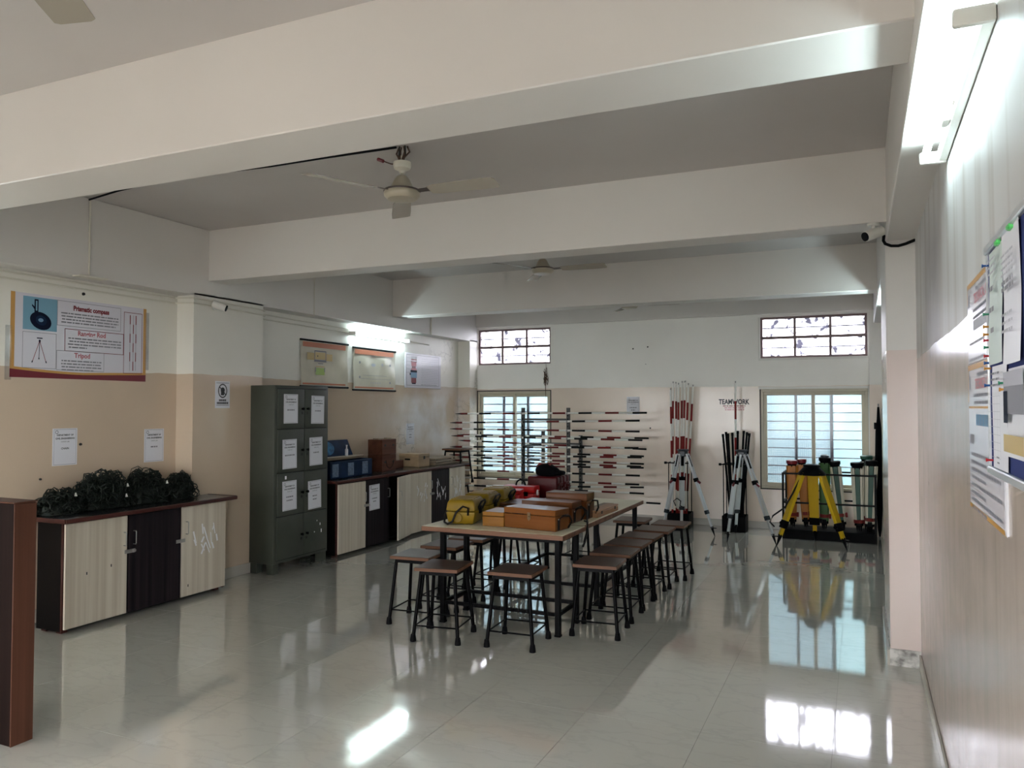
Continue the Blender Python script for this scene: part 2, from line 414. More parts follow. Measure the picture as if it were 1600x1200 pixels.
WORLD = {}
def tag(o, label=None, cat=None, group=None, kind=None):
    if label: o['label'] = label
    if cat: o['category'] = cat
    if group: o['group'] = group
    if kind: o['kind'] = kind
    return o
def thing(name, label, cat, loc=(0, 0, 0), rot=(0, 0, 0), group=None, kind=None):
    o = bpy.data.objects.new(name, None); COL.objects.link(o)
    o.empty_display_size = 0.1
    o.location = loc; o.rotation_euler = rot
    WORLD[o.name] = Vector(loc)
    return tag(o, label, cat, group, kind)
def copy_thing(root, loc, rot, label, group=None):
    r = root.copy(); COL.objects.link(r); r.location = loc; r.rotation_euler = rot
    r['label'] = label
    if group: r['group'] = group
    for ch in list(root.children):
        c = ch.copy(); COL.objects.link(c); c.parent = r
        for g in list(ch.children):
            d = g.copy(); COL.objects.link(d); d.parent = c
    return r
def struct(mb, name, m, label, parent=None, bevel=0.0):
    o = mb.build(name, m, parent, bevel=bevel)
    o['kind'] = 'structure'
    if label: o['label'] = label
    return o
def text(body, parent, m, x, y, size, z=0.0035, align='CENTER', name='lettering', sx=1.0, off=0.0):
    cu = bpy.data.curves.new(name, 'FONT')
    cu.body = body; cu.size = size; cu.align_x = align; cu.align_y = 'CENTER'
    cu.offset = off
    cu.resolution_u = 2
    cu.materials.append(M[m])
    o = bpy.data.objects.new(name, cu); COL.objects.link(o)
    o.parent = parent; o.location = (x, y, z); o.scale = (sx, 1, 1)
    TEXTS.append(o)
    return o
TEXTS = []
ON_LEFT = (R(90), 0, R(90))      # sheet whose right is +Y and which faces +X
ON_RIGHT = (R(90), 0, R(-90))    # right is -Y, faces -X
ON_BACK = (R(90), 0, 0)          # right is +X, faces -Y
# ---------------------------------------------------------------- setting
YF = -4.2; YB = 10.75; XR = 0.32; XLB = -5.41; XL = -5.61; ZC = 3.21
fl = struct(MB().box(-5.9, 0.6, YF - 0.2, YB + 0.2, -0.15, -0.004), 'floor', M['grout'], 'pale polished tile floor with faint marbling and thin joints')
proto = None
T = 0.6
for i in range(-9, 2):
    for j in range(-6, 13):
        x0 = -2.54 + (i + 4) * T; y0 = 3.316 + j * T
        if x0 > XR - 0.02 or x0 + T < XL: continue
        if y0 > YB or y0 + T < 0.4: continue
        x1 = min(x0 + T, XR + 0.02); y1 = min(y0 + T, YB + 0.02); xx0 = max(x0, XL - 0.03)
        full = (x1 - xx0 > T - 1e-4) and (y1 - y0 > T - 1e-4)
        g = 0.0009
        if full and proto is not None:
            o = proto.copy(); COL.objects.link(o); o.location = (x0, y0, 0)
        else:
            o = MB().box(g, x1 - xx0 - g, g, y1 - y0 - g, -0.0038, 0.0).build('tile', M['tile'], fl, world=False, smooth=False)
            o.location = (xx0, y0, 0)
            if full: proto = o
o = MB().box(-5.9, 0.6, YF, 0.11, -0.0038, 0.0).build('tile_field', M['tile'], fl, world=False, smooth=False); o['kind'] = 'stuff'

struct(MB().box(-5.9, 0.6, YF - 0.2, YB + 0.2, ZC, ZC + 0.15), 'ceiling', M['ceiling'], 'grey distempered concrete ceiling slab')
# left wall: recessed panels between pilasters, with the ring beam above
wl = MB()
wl.box(XL - 0.2, XL, 1.0, YB, 0, 2.66)
wl.box(XL - 0.2, XL, YF, 1.0, 0, 0.9); wl.box(XL - 0.2, XL, YF, 1.0, 2.2, 2.66)
wl.box(XL - 0.2, XL, YF, -3.4, 0.9, 2.2); wl.box(XL - 0.2, XL, -1.6, -1.1, 0.9, 2.2); wl.box(XL - 0.2, XL, 0.6, 1.0, 0.9, 2.2)  # near-end openings added to bring more daylight into the room
struct(wl, 'wall_left', M['wall_l'], 'cream wall over tan painted dado, with charts and cabinets')
for k, (a, b) in enumerate(((5.14, 6.02), (10.5, YB))):
    struct(MB().box(XL - 0.05, XLB, a, b, 0, 2.62), 'trim_%d' % (1 + k), M['wall_l'], ('cream and tan pilaster beside the tall green cabinet', 'cream and tan pilaster in the far left corner')[k])
struct(MB().box(XL - 0.2, XLB, YF, YB, 2.6, ZC), 'trim_3', M['beam'], 'cream beam along the top of the left wall', bevel=0.004)
# right wall, its beam and pillars
wr = MB(); wr.box(XR, XR + 0.2, -0.7, YB + 0.2, 0, ZC); wr.box(XR, XR + 0.2, YF - 0.2, -0.7, 2.3, ZC); wr.box(XR, XR + 0.2, YF - 0.2, -3.6, 0, 2.3); wr.box(XR, XR + 0.2, -3.6, -0.7, 0, 0.5)  # opening behind the viewpoint added to light the left wall
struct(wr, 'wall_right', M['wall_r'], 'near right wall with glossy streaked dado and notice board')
struct(MB().box(0.158, XR + 0.05, YF, YB, 2.645, ZC), 'trim_4', M['beam'], 'cream beam along the top of the right wall', bevel=0.004)
pl = struct(MB().box(0.15, XR + 0.02, 5.41, 6.55, 0.1, 2.65), 'trim_5', M['pillar'], 'near cream and pinkish pillar with chipped base', bevel=0.004)
struct(MB().box(0.146, XR + 0.01, 5.402, 6.55, 0, 0.103), 'pillar_base', M['plaster_bare'], None, parent=pl)
struct(MB().box(0.132, 0.146, 5.402, 6.55, 0, 0.095), 'skirting', M['skirt'], None, parent=pl)
struct(MB().box(0.10, XR + 0.02, 10.62, YB + 0.02, 0, 2.66), 'trim_6', M['wall_b'], 'cream and pink pilaster right of the far window')
# cross beams
for k, (a, b, lab) in enumerate(((2.545, 2.875, 'nearest white cross beam under the ceiling'), (5.31, 5.555, 'second cross beam behind the nearest fan'), (8.36, 8.62, 'third cross beam beyond the second fan'), (-0.9, -0.6, 'cross beam over the near end of the room'))):
    struct(MB().box(XLB - 0.02, 0.165, a, b, 2.745, ZC + 0.01), 'trim_%d' % (7 + k), M['beam'], lab, bevel=0.005)
struct(MB().box(XLB, 0.16, 10.70, YB + 0.05, 2.825, ZC), 'trim_11', M['beam'], 'shallow beam above the far vents', bevel=0.003)

# back wall around its four openings
xs = [-5.8, -5.40, -4.195, -1.21, 0.085, 0.6]; zs = [0, 0.53, 1.835, 2.245, 2.79, ZC]
wb = MB()
for i in range(5):
    for j in range(5):
        if i in (1, 3) and j in (1, 3): continue
        wb.box(xs[i], xs[i + 1], YB, YB + 0.16, zs[j], zs[j + 1])
struct(wb, 'wall_back', M['wall_b'], 'far cream wall over pinkish dado, with two windows and two vents')
# wall behind the camera with its window openings
wf = MB()
fx = [-5.8, -5.1, -3.2, -2.6, -0.4, 0.6]; fz = [0, 0.5, 2.15, ZC]
for i in range(5):
    for j in range(3):
        if i in (1, 3) and j == 1: continue
        wf.box(fx[i], fx[i + 1], YF - 0.2, YF, fz[j], fz[j + 1])
struct(wf, 'wall_front', M['wall_l'], 'cream and tan wall behind the viewpoint')
# skirtings
struct(MB().box(-5.40, 0.10, YB - 0.018, YB, 0, 0.09), 'baseboard_back', M['skirt'], 'low stone skirting under the far windows', bevel=0.003)
sk = MB(); sk.box(XL, XL + 0.012, 1.0, 5.14, 0, 0.1); sk.box(XLB, XLB + 0.012, 5.14, 6.02, 0, 0.1); sk.box(XL, XL + 0.012, 6.02, 10.5, 0, 0.1); sk.box(XL, XLB, 5.128, 5.14, 0, 0.1)
struct(sk, 'baseboard_left', M['skirt'], 'stone skirting along the left wall', bevel=0.003)
struct(MB().box(XR - 0.012, XR, YF, 5.402, 0, 0.085), 'baseboard_right', M['skirt'], 'stone skirting along the near right wall', bevel=0.003)

# exterior seen faintly through the windows
ex = struct(MB().box(-9, 4, 12.2, 12.35, -0.7, 2.32), 'exterior_wall', M['outside'], 'pale blue-white wall outside the far windows')
struct(MB().box(-0.36, 4, 12.14, 12.199, -0.7, 2.30), 'exterior_green_wall', M['outside_g'], None, parent=ex)
struct(MB().box(-40, 40, -40, 50, -0.8, -0.7), 'added_ground', M['outside_ground'], 'unseen ground added around the building to dim light from below')  # unseen plane added to keep sky light from coming up from below

# ---------------------------------------------------------------- windows
def frame_ring(mb, x0, x1, z0, z1, w, y0, y1, m=None):
    mb.box(x0, x1, y0, y1, z0, z0 + w, m); mb.box(x0, x1, y0, y1, z1 - w, z1, m)
    mb.box(x0, x0 + w, y0, y1, z0 + w, z1 - w, m); mb.box(x1 - w, x1, y0, y1, z0 + w, z1 - w, m)

def window(n, x0, x1, label, net_to, catch):
    z0, z1 = 0.53, 1.835
    w = thing('window_%d' % n, label, None, (x0, YB + 0.03, z0), kind='structure')
    f = MB(); frame_ring(f, x0, x1, z0, z1, 0.035, YB + 0.002, YB + 0.09); f.build('frame', M['frame_cream'], w, bevel=0.003)
    g = MB(); frame_ring(g, x0 - 0.012, x1 + 0.012, z0 - 0.012, z1 + 0.018, 0.014, YB - 0.004, YB + 0.012); g.build('sealant_gap', M['putty'], w)
    xm = (x0 + x1) / 2
    for a, b, yy in ((x0 + 0.035, xm + 0.02, YB + 0.030), (xm - 0.02, x1 - 0.035, YB + 0.062)):
        s = MB(); frame_ring(s, a, b, z0 + 0.035, z1 - 0.035, 0.042, yy, yy + 0.026); so = s.build('sash', M['frame_cream'], w, bevel=0.003)
        MB().box(a + 0.042, b - 0.042, yy + 0.011, yy + 0.015, z0 + 0.077, z1 - 0.077).build('pane', M['glass'], so)
    MB().box(catch, catch + 0.02, YB + 0.012, YB + 0.03, 1.10, 1.22).build('catch', M['blackplastic'], w, bevel=0.003)
    d = (x1 - x0) / 3.0
    for q in (1, 2):
        MB().box(x0 + d * q - 0.019, x0 + d * q + 0.019, YB + 0.094, YB + 0.104, z0, z1).build('grille_post', M['grille'], w)
    for q in range(11):
        z = z1 - 0.075 - q * 0.1165
        MB().tube((x0, YB + 0.112, z), (x1, YB + 0.112, z), 0.0075, n=6).build('grille_rod', M['grille'], w)
    MB().add([(x0 + 0.02, YB + 0.128, z0 + 0.02), (net_to, YB + 0.128, z0 + 0.02), (net_to, YB + 0.128, z1 - 0.02), (x0 + 0.02, YB + 0.128, z1 - 0.02)], [(0, 1, 2, 3)]).build('insect_screen', M['netting'], w)
    return w
window(1, -5.40, -4.195, 'far left sliding window behind the rod rack', -4.55, -5.375)
window(2, -1.21, 0.085, 'far right sliding window behind the yellow tripod', -0.355, 0.052)

def vent(n, x0, x1, label, tilt):
    z0, z1 = 2.245, 2.79
    w = thing('window_%d' % n, label, None, (x0, YB + 0.03, z0), kind='structure')
    zm = (z0 + z1) / 2; 
    f = MB(); frame_ring(f, x0, x1, z0, z1, 0.030, YB + 0.03, YB + 0.075); f.build('frame', M['vent_frame'], w, bevel=0.003)
    MB().box(x0, x1, YB + 0.025, YB + 0.075, zm - 0.020, zm + 0.016).build('transom', M['vent_frame'], w, bevel=0.003)
    d = (x1 - x0) / 3
    for lo, hi, yo in ((zm + 0.012, z1 - 0.022, 0.05), (z0 + 0.022, zm - 0.014, 0.05 - tilt)):
        for q in range(3):
            a = x0 + d * q + (0.022 if q == 0 else 0.008); b = x0 + d * (q + 1) - (0.022 if q == 2 else 0.008)
            p = MB().box(a, b, YB + yo, YB + yo + 0.004, lo, hi).build('pane', M['glass_dirty'], w)
        for q in (1, 2):
            MB().box(x0 + d * q - 0.016, x0 + d * q + 0.016, YB + yo - 0.012, YB + yo + 0.015, lo, hi).build('mullion', M['vent_frame'], w)
        MB().tube((x0, YB + 0.105, (lo + hi) / 2), (x1, YB + 0.105, (lo + hi) / 2), 0.010, n=6).build('guard_rod', M['grille'], w)
    return w
vent(3, -5.40, -4.195, 'far left dusty ventilator above the rod rack', 0.0)
vent(4, -1.21, 0.085, 'far right dusty ventilator above the large window', 0.0)
struct(MB().box(-1.235, 0.10, YB - 0.006, YB, 2.215, 2.245).box(-1.235, -1.21, YB - 0.006, YB, 2.245, 2.79), 'trim_12', M['cyc_white'], 'white plaster lip around the right ventilator')
struct(MB().box(-1.235, 0.10, YB - 0.005, YB, 1.835, 1.868).box(0.085, 0.125, YB - 0.005, YB, 0.53, 1.868), 'trim_13', M['cyc_white'], 'pale plaster lip around the right window')
# window frames behind the camera
for k, (a, b) in enumerate(((-5.1, -3.2), (-2.6, -0.4))):
    f = MB(); frame_ring(f, a, b, 0.5, 2.15, 0.05, YF - 0.12, YF - 0.06); f.box((a + b) / 2 - 0.02, (a + b) / 2 + 0.02, YF - 0.11, YF - 0.07, 0.55, 2.10)
    struct(f, 'window_%d' % (5 + k), M['frame_cream'], ('left', 'right')[k] + ' window behind the viewpoint')

# ---------------------------------------------------------------- tube lights
def tube_light(label, y0, y1, wx, z, side, lit=True):
    """batten along y on a wall at x=wx; side=+1 when it stands out towards +x"""
    t = thing('tube_light', label, 'light', (wx, (y0 + y1) / 2, z))
    X = lambda a: wx + side * a
    b = MB(); lo, hi = min(X(0.001), X(0.034)), max(X(0.001), X(0.034))
    b.box(lo, hi, y0, y1, z - 0.022, z + 0.022); b.build('batten', M['cyc_white'], t, bevel=0.004)
    for yy, e in ((y0, -1), (y1, 1)):
        h = MB(); lo, hi = min(X(0.001), X(0.098)), max(X(0.001), X(0.098))
        h.box(lo, hi, yy - 0.012, yy + 0.012, z - 0.028, z + 0.020); h.build('lamp_holder', M['cyc_white'], t, bevel=0.008, seg=2)
    MB().tube((X(0.078), y0 + 0.012, z - 0.004), (X(0.078), y1 - 0.012, z - 0.004), 0.0135, n=12).build('tube', M['tube'], t)
    ym = (y0 + y1) / 2
    s = MB(); s.tube((X(0.045), ym - 0.02, z + 0.005), (X(0.045), ym + 0.05, z + 0.005), 0.012, n=10); s.build('starter', M['conduit'], t)
    c = MB(); lo, hi = min(X(0.034), X(0.06)), max(X(0.034), X(0.06)); c.box(lo, hi, ym + 0.12, ym + 0.20, z - 0.02, z + 0.02); c.build('clip', M['cyc_white'], t, bevel=0.004)
    return t
tube_light('lit tube light high on the near right wall', 2.225, 3.44, XR, 2.583, -1)
tube_light('lit tube light on the left wall above the cream charts', 7.72, 8.94, XL, 2.49, 1)
tube_light('lit tube light on the right wall beyond the pillar', 7.55, 8.77, XR, 2.56, -1)
tube_light('lit tube light near the left wall front end', 1.95, 3.17, XL, 2.50, 1)

# ---------------------------------------------------------------- fans
def fan(label, x, y, zb, angs, group='ceiling fans'):
    t = thing('ceiling_fan', label, 'fan', (x, y, zb), group=group)
    MB().lathe([(0.03, 0.0), (0.088, 0.004), (0.108, 0.022), (0.112, 0.040), (0.108, 0.052), (0.095, 0.056)], 28, at=(x, y, zb)).build('motor_lower_shell', M['fan'], t)
    MB().lathe([(0.112, 0.050), (0.114, 0.054), (0.112, 0.060), (0.085, 0.064)], 28, at=(x, y, zb)).build('motor_band', M['fan_dark'], t)
    MB().lathe([(0.090, 0.062), (0.072, 0.078), (0.060, 0.10), (0.048, 0.125), (0.034, 0.145), (0.022, 0.152)], 24, at=(x, y, zb)).build('motor_dome', M['fan'], t)
    MB().tube((x, y, zb + 0.15), (x, y, ZC - 0.06), 0.009, n=10).build('down_rod', M['fan_white'], t)
    MB().lathe([(0.018, 0.165), (0.022, 0.18), (0.050, 0.195), (0.056, 0.215), (0.054, 0.235), (0.030, 0.238)], 20, at=(x, y, zb)).build('canopy', M['fan_white'], t)
    h = MB(); h.path([(x - 0.02, y, ZC - 0.001), (x - 0.022, y, ZC - 0.06), (x, y, ZC - 0.085), (x + 0.022, y, ZC - 0.06), (x + 0.02, y, ZC - 0.001)], 0.006, 6)
    h.build('hook', M['iron'], t)
    for a in angs:
        c, s = math.cos(R(a)), math.sin(R(a))
        Tm = Matrix.Translation((x, y, zb + 0.045)) @ Matrix.Rotation(R(a), 4, 'Z') @ Matrix.Rotation(R(-11), 4, 'X')
        b = MB()
        pts = [(0.19, -0.045), (0.24, -0.062), (0.50, -0.068), (0.62, -0.066), (0.632, -0.05), (0.632, 0.045), (0.62, 0.06), (0.50, 0.062), (0.24, 0.055), (0.19, 0.04)]
        b.prism(pts, -0.002, 0.002, T=Tm); bo = b.build('blade', M['fan_blade'], t)
        k = MB().prism([(0.095, -0.02), (0.17, -0.022), (0.25, -0.035), (0.25, 0.03), (0.17, 0.018), (0.095, 0.02)], 0.002, 0.006, T=Tm); k.build('blade_bracket', M['fan_dark'], bo)
    return t
f1 = fan('nearest cream ceiling fan, hanging under its bare wires', -2.563, 4.06, 2.873, (3, 123, 243))
w = MB()
for k, (dx, dy, l) in enumerate(((-0.03, 0.01, 0.10), (0.012, 0.0, 0.12), (0.03, 0.01, 0.11), (-0.012, 0.01, 0.13))):
    w.path([(-2.563 + dx, 4.06 + dy, ZC - 0.004), (-2.563 + dx * 1.6, 4.06 + dy, ZC - 0.04), (-2.563 + dx * 0.7, 4.05, ZC - l * 0.7), (-2.563 + dx * 0.4, 4.05, ZC - l)], 0.006, 5)
w.path([(-2.563, 4.05, ZC - 0.12), (-2.62, 4.02, ZC - 0.115), (-2.68, 4.0, ZC - 0.09)], 0.004, 5)
w.build('loose_wires', M['dry'], f1)
w = MB(); w.tube((-2.66, 4.0, ZC - 0.1), (-2.70, 4.0, ZC - 0.082), 0.011, n=8); w.build('wire_connector', M['ink_maroon'], f1)
fan('second cream ceiling fan, between the second and third beams', -2.80, 6.97, 2.885, (2, 122, 242))
fan('farthest ceiling fan, just under the third beam in view', -2.645, 9.5, 2.835, (0, 120, 240))
fan('ceiling fan at the top left edge, one blade in frame', -1.99, 1.19, 2.82, (124, 244, 4))
c = MB().path([(-5.40, 4.09, 3.195), (-5.0, 4.02, 3.2), (-4.63, 3.97, 3.2), (-4.04, 3.98, 3.2), (-3.57, 4.02, 3.2), (-3.1, 4.03, 3.202), (-2.60, 4.05, 3.203)], 0.007, 6).build('ceiling_cable', M['blackplastic'])
tag(c, 'dark cable running over the ceiling to the nearest fan', 'cable')

# ---------------------------------------------------------------- conduits and cameras on the walls
def conduit(label, pts, r=0.011, m='conduit'):
    o = MB().path(pts, r, 6).build('conduit', M[m]); tag(o, label, 'conduit', 'wall conduits'); return o
conduit('upper cream conduit line along the left wall', [(XL + 0.01, 1.5, 2.575), (XL + 0.01, 5.10, 2.575), (XLB + 0.01, 5.12, 2.57), (XLB + 0.01, 6.04, 2.56), (XL + 0.01, 6.06, 2.555), (XL + 0.01, 7.7, 2.535)], 0.008)
conduit('lower cream conduit line along the left wall', [(XL + 0.01, 1.5, 2.53), (XL + 0.01, 5.10, 2.53), (XLB + 0.01, 5.12, 2.525), (XLB + 0.01, 6.04, 2.51), (XL + 0.01, 6.06, 2.505), (XL + 0.01, 7.7, 2.49)], 0.008)
conduit('short conduit on the left wall beyond the tube light', [(XL + 0.01, 8.96, 2.50), (XL + 0.01, 9.6, 2.485)], 0.010)
conduit('thin vertical conduit down the left beam above the large poster', [(XLB + 0.008, 4.10, 3.19), (XLB + 0.008, 4.10, 2.60)], 0.007)
conduit('thin vertical conduit down the left beam before the third cross beam', [(XLB + 0.008, 6.80, 3.0), (XLB + 0.008, 6.80, 2.60)], 0.006)
conduit('thin vertical conduit down the left beam in the far bay', [(XLB + 0.008, 9.32, 3.0), (XLB + 0.008, 9.32, 2.60)], 0.009)
b = MB().box(XLB - 0.02, XLB + 0.07, 3.98, 4.22, 2.588, 2.600).build('batten_strip', M['conduit'], bevel=0.002); tag(b, 'short cream strip under the left beam at the thin conduit', 'strip')

def cctv(label, base, nrm, aim, r=0.033):
    t = thing('security_camera', label, 'camera', base)
    b = Vector(base); d = Vector(aim).normalized(); n = Vector(nrm)
    MB().tube(b - n * 0.001, b + n * 0.014, 0.036, n=16).build('base_plate', M['cyc_white'], t)
    p = b + n * 0.062
    MB().tube(b + n * 0.01, p, 0.012, n=10).build('bracket', M['cyc_white'], t)
    MB().tube(p - d * 0.06, p + d * 0.06, r, n=16).build('body', M['cyc_white'], t)
    MB().tube(p + d * 0.058, p + d * 0.068, r * 0.86, n=16).build('lens', M['blackplastic'], t)
    return t
cctv('white security camera on the left pilaster under the beam', (XLB, 5.38, 2.525), (1, 0, 0), (0.8, 0.55, -0.35))
cctv('white security camera below the second beam by the pillar', (0.085, 5.33, 2.745), (0, 0, -1), (-0.75, -0.55, -0.35))
o = MB().path([(0.146, 5.405, 2.680), (0.142, 5.39, 2.645), (0.152, 5.375, 2.622), (0.185, 5.37, 2.605), (0.225, 5.37, 2.602), (0.265, 5.375, 2.612), (0.298, 5.385, 2.626), (0.318, 5.40, 2.636)], 0.0095, 8).build('black_cable_loop', M['rubber'])
tag(o, 'thick black cable drooping across the top of the pillar', 'cable')
# ---------------------------------------------------------------- left brown partition
t = thing('low_partition', 'tall dark brown wooden counter end at the left edge of the frame', 'counter', (-3.95, 2.47, 0))
MB().box(-4.25, -3.672, 2.415, 2.52, 0, 1.14).build('panel', M['dark_panel'], t, bevel=0.003)
MB().box(-3.672, -3.664, 2.413, 2.522, 0, 1.138).build('edge_strip', M['brown_panel'], t, bevel=0.002)
MB().box(-4.25, -3.662, 2.409, 2.526, 1.14, 1.147).build('top_strip', M['brown_panel'], t, bevel=0.002)

# ---------------------------------------------------------------- laminate cabinets
def handle(parent, x, y, z, h=0.10):
    b = MB(); b.path([(x, y, z - h / 2), (x + 0.024, y, z - h / 2), (x + 0.028, y, z - h / 2 + 0.006), (x + 0.028, y, z + h / 2 - 0.006), (x + 0.024, y, z + h / 2), (x, y, z + h / 2)], 0.004, 6)
    return b.build('handle', M['steel'], parent)

def hasp(parent, x, y, z, s=1):
    b = MB(); b.box(x, x + 0.007, y - 0.045, y + 0.045, z - 0.014, z + 0.014); b.path([(x + 0.006, y + s * 0.02, z - 0.010), (x + 0.022, y + s * 0.02, z - 0.010), (x + 0.022, y + s * 0.02, z + 0.010), (x + 0.006, y + s * 0.02, z + 0.010)], 0.003, 5)
    b.box(x + 0.006, x + 0.016, y + s * 0.02, y + s * 0.045, z - 0.008, z + 0.008)
    return b.build('hasp', M['steel_dull'], parent)

def cabinet(label, x0, xf, ys, zt, doors, ajar=None, group='zebra laminate cabinets'):
    """ys: door splits along y; doors 'l' pale or 'd' dark; front faces +x at xf"""
    t = thing('cabinet', label, 'cabinet', ((x0 + xf) / 2, (ys[0] + ys[-1]) / 2, 0), group=group)
    a, b = ys[0], ys[-1]
    c = MB()
    c.box(x0, xf - 0.02, a, a + 0.02, 0.02, zt); c.box(x0, xf - 0.02, b - 0.02, b, 0.02, zt)
    c.box(x0, x0 + 0.012, a + 0.02, b - 0.02, 0.03, zt); c.box(x0, xf - 0.022, a + 0.02, b - 0.02, 0.045, 0.065); c.box(x0, xf - 0.03, a + 0.02, b - 0.02, zt - 0.02, zt)
    for y in ys[1:-1]: c.box(x0, xf - 0.022, y - 0.01, y + 0.01, 0.045, zt)
    c.build('carcass', M['carcass'], t, bevel=0.002)
    e = MB(); e.box(xf - 0.02, xf - 0.002, a, a + 0.021, 0.02, zt); e.box(xf - 0.02, xf - 0.002, b - 0.021, b, 0.02, zt)
    for y in ys[1:-1]: e.box(xf - 0.02, xf - 0.002, y - 0.0105, y + 0.0105, 0.045, zt)
    e.build('lipping', M['edge_red'], t, bevel=0.002)
    for y in (a + 0.05, b - 0.05):
        MB().box(x0 + 0.02, x0 + 0.07, y - 0.025, y + 0.025, 0, 0.03).build('foot', M['edge_red'], t)
        MB().box(xf - 0.09, xf - 0.04, y - 0.025, y + 0.025, 0, 0.03).build('foot', M['edge_red'], t)
    for k, kind in enumerate(doors):
        p, q = ys[k] + 0.008, ys[k + 1] - 0.008
        zb, zz = 0.035, zt - 0.012
        if ajar is not None and k == ajar[0]:
            L = q - p
            o = MB().box(0, 0.018, -L, 0, zb, zz).build('door', M['lam_light' if kind[0] == 'l' else 'lam_dark'], t, world=False, bevel=0.002)
            o.location = Vector((xf + 0.001, q, 0)) - WORLD[t.name]; o.rotation_euler = (0, 0, R(ajar[1]))
            b1 = MB(); h = 0.1; y = -L + 0.045; z = 0.56
            b1.path([(0.018, y, z - h / 2), (0.042, y, z - h / 2), (0.046, y, z), (0.042, y, z + h / 2), (0.018, y, z + h / 2)], 0.004, 6)
            b1.build('handle', M['steel'], o, world=False)
            continue
        o = MB().box(xf, xf + 0.018, p, q, zb, zz).build('door', M['lam_light' if kind[0] == 'l' else 'lam_dark'], t, bevel=0.002)
        if len(kind) > 1 and kind[1] in 'RL':
            handle(o, xf + 0.018, q - 0.03 if kind[1] == 'R' else p + 0.04, 0.60)
        if kind[-1] == 's':      # pale scraps of peeled tape
            s = MB(); rr = random.Random(int(p * 100))
            for _ in range(14):
                cy = rr.uniform(p + 0.12, q - 0.10); cz = rr.uniform(0.40, 0.62); l = rr.uniform(0.03, 0.11); w = rr.uniform(0.006, 0.018); an = rr.uniform(0.9, 2.1)
                T_ = Matrix.Translation((xf + 0.019, cy, cz)) @ Matrix.Rotation(an, 4, 'X')
                s.box(-0.0004, 0.0006, -l / 2, l / 2, -w / 2, w / 2, T=T_)
            s.build('tape_residue', M['scratch'], o, smooth=False)
    return t

cA = cabinet('left zebra laminate cabinet holding the dark chain heaps', -5.40, -5.13, (3.725, 4.245, 4.755, 5.25), 0.785, ('lR', 'dL', 'lLs'))
wt = MB(); wt.prism([(-5.60, 3.69), (-5.055, 3.69), (-5.055, 5.31), (-5.405, 5.31), (-5.405, 5.125), (-5.60, 5.125)], 0.787, 0.815)
wto = wt.build('worktop', M['worktop'], cA, bevel=0.006, seg=2)
MB().box(-5.056, -5.044, 3.686, 5.314, 0.785, 0.817).build('worktop_edge', M['edge_red'], cA, bevel=0.006, seg=2)
for a_, b_ in ((3.678, 3.690), (5.31, 5.320)): MB().box(-5.40 if a_ > 5 else -5.60, -5.056, a_, b_, 0.785, 0.817).build('worktop_edge', M['edge_red'], cA, bevel=0.005, seg=2)
hasp(cA, -5.112, 4.26, 0.50); hasp(cA, -5.112, 4.745, 0.50, -1)
m_ = MB()
for y, z in ((3.90, 0.40), (4.10, 0.42), (4.83, 0.12)): m_.box(-5.112, -5.1105, y - 0.004, y + 0.004, z - 0.010, z + 0.010)
m_.build('chipped_spot', M['ink'], cA, smooth=False)

cB = cabinet('zebra laminate cabinet right of the green steel cabinet, its third door ajar', -5.56, -5.085, (6.80, 7.31, 7.785, 8.262), 0.785, ('lR', 'dR', 'l'), ajar=(2, 13.5))
hasp(cB, -5.067, 7.315, 0.50)
cC = cabinet('farthest zebra laminate cabinet before the rod rack', -5.56, -5.10, (8.275, 8.80, 9.27, 9.73), 0.785, ('lRs', 'ds', 'lLs'))
hasp(cC, -5.082, 8.80, 0.48)
t = thing('worktop', 'long black worktop with red-brown edge over the two far cabinets', 'worktop', (-5.33, 8.3, 0.787))
MB().box(-5.60, -5.065, 6.77, 9.80, 0.787, 0.815).build('slab', M['worktop'], t, bevel=0.005, seg=2)
e = MB().box(-5.066, -5.052, 6.766, 9.804, 0.785, 0.817); e.box(-5.58, -5.066, 6.756, 6.77, 0.785, 0.817); e.box(-5.58, -5.066, 9.80, 9.812, 0.785, 0.817)
e.build('edge', M['edge_red'], t, bevel=0.005, seg=2)

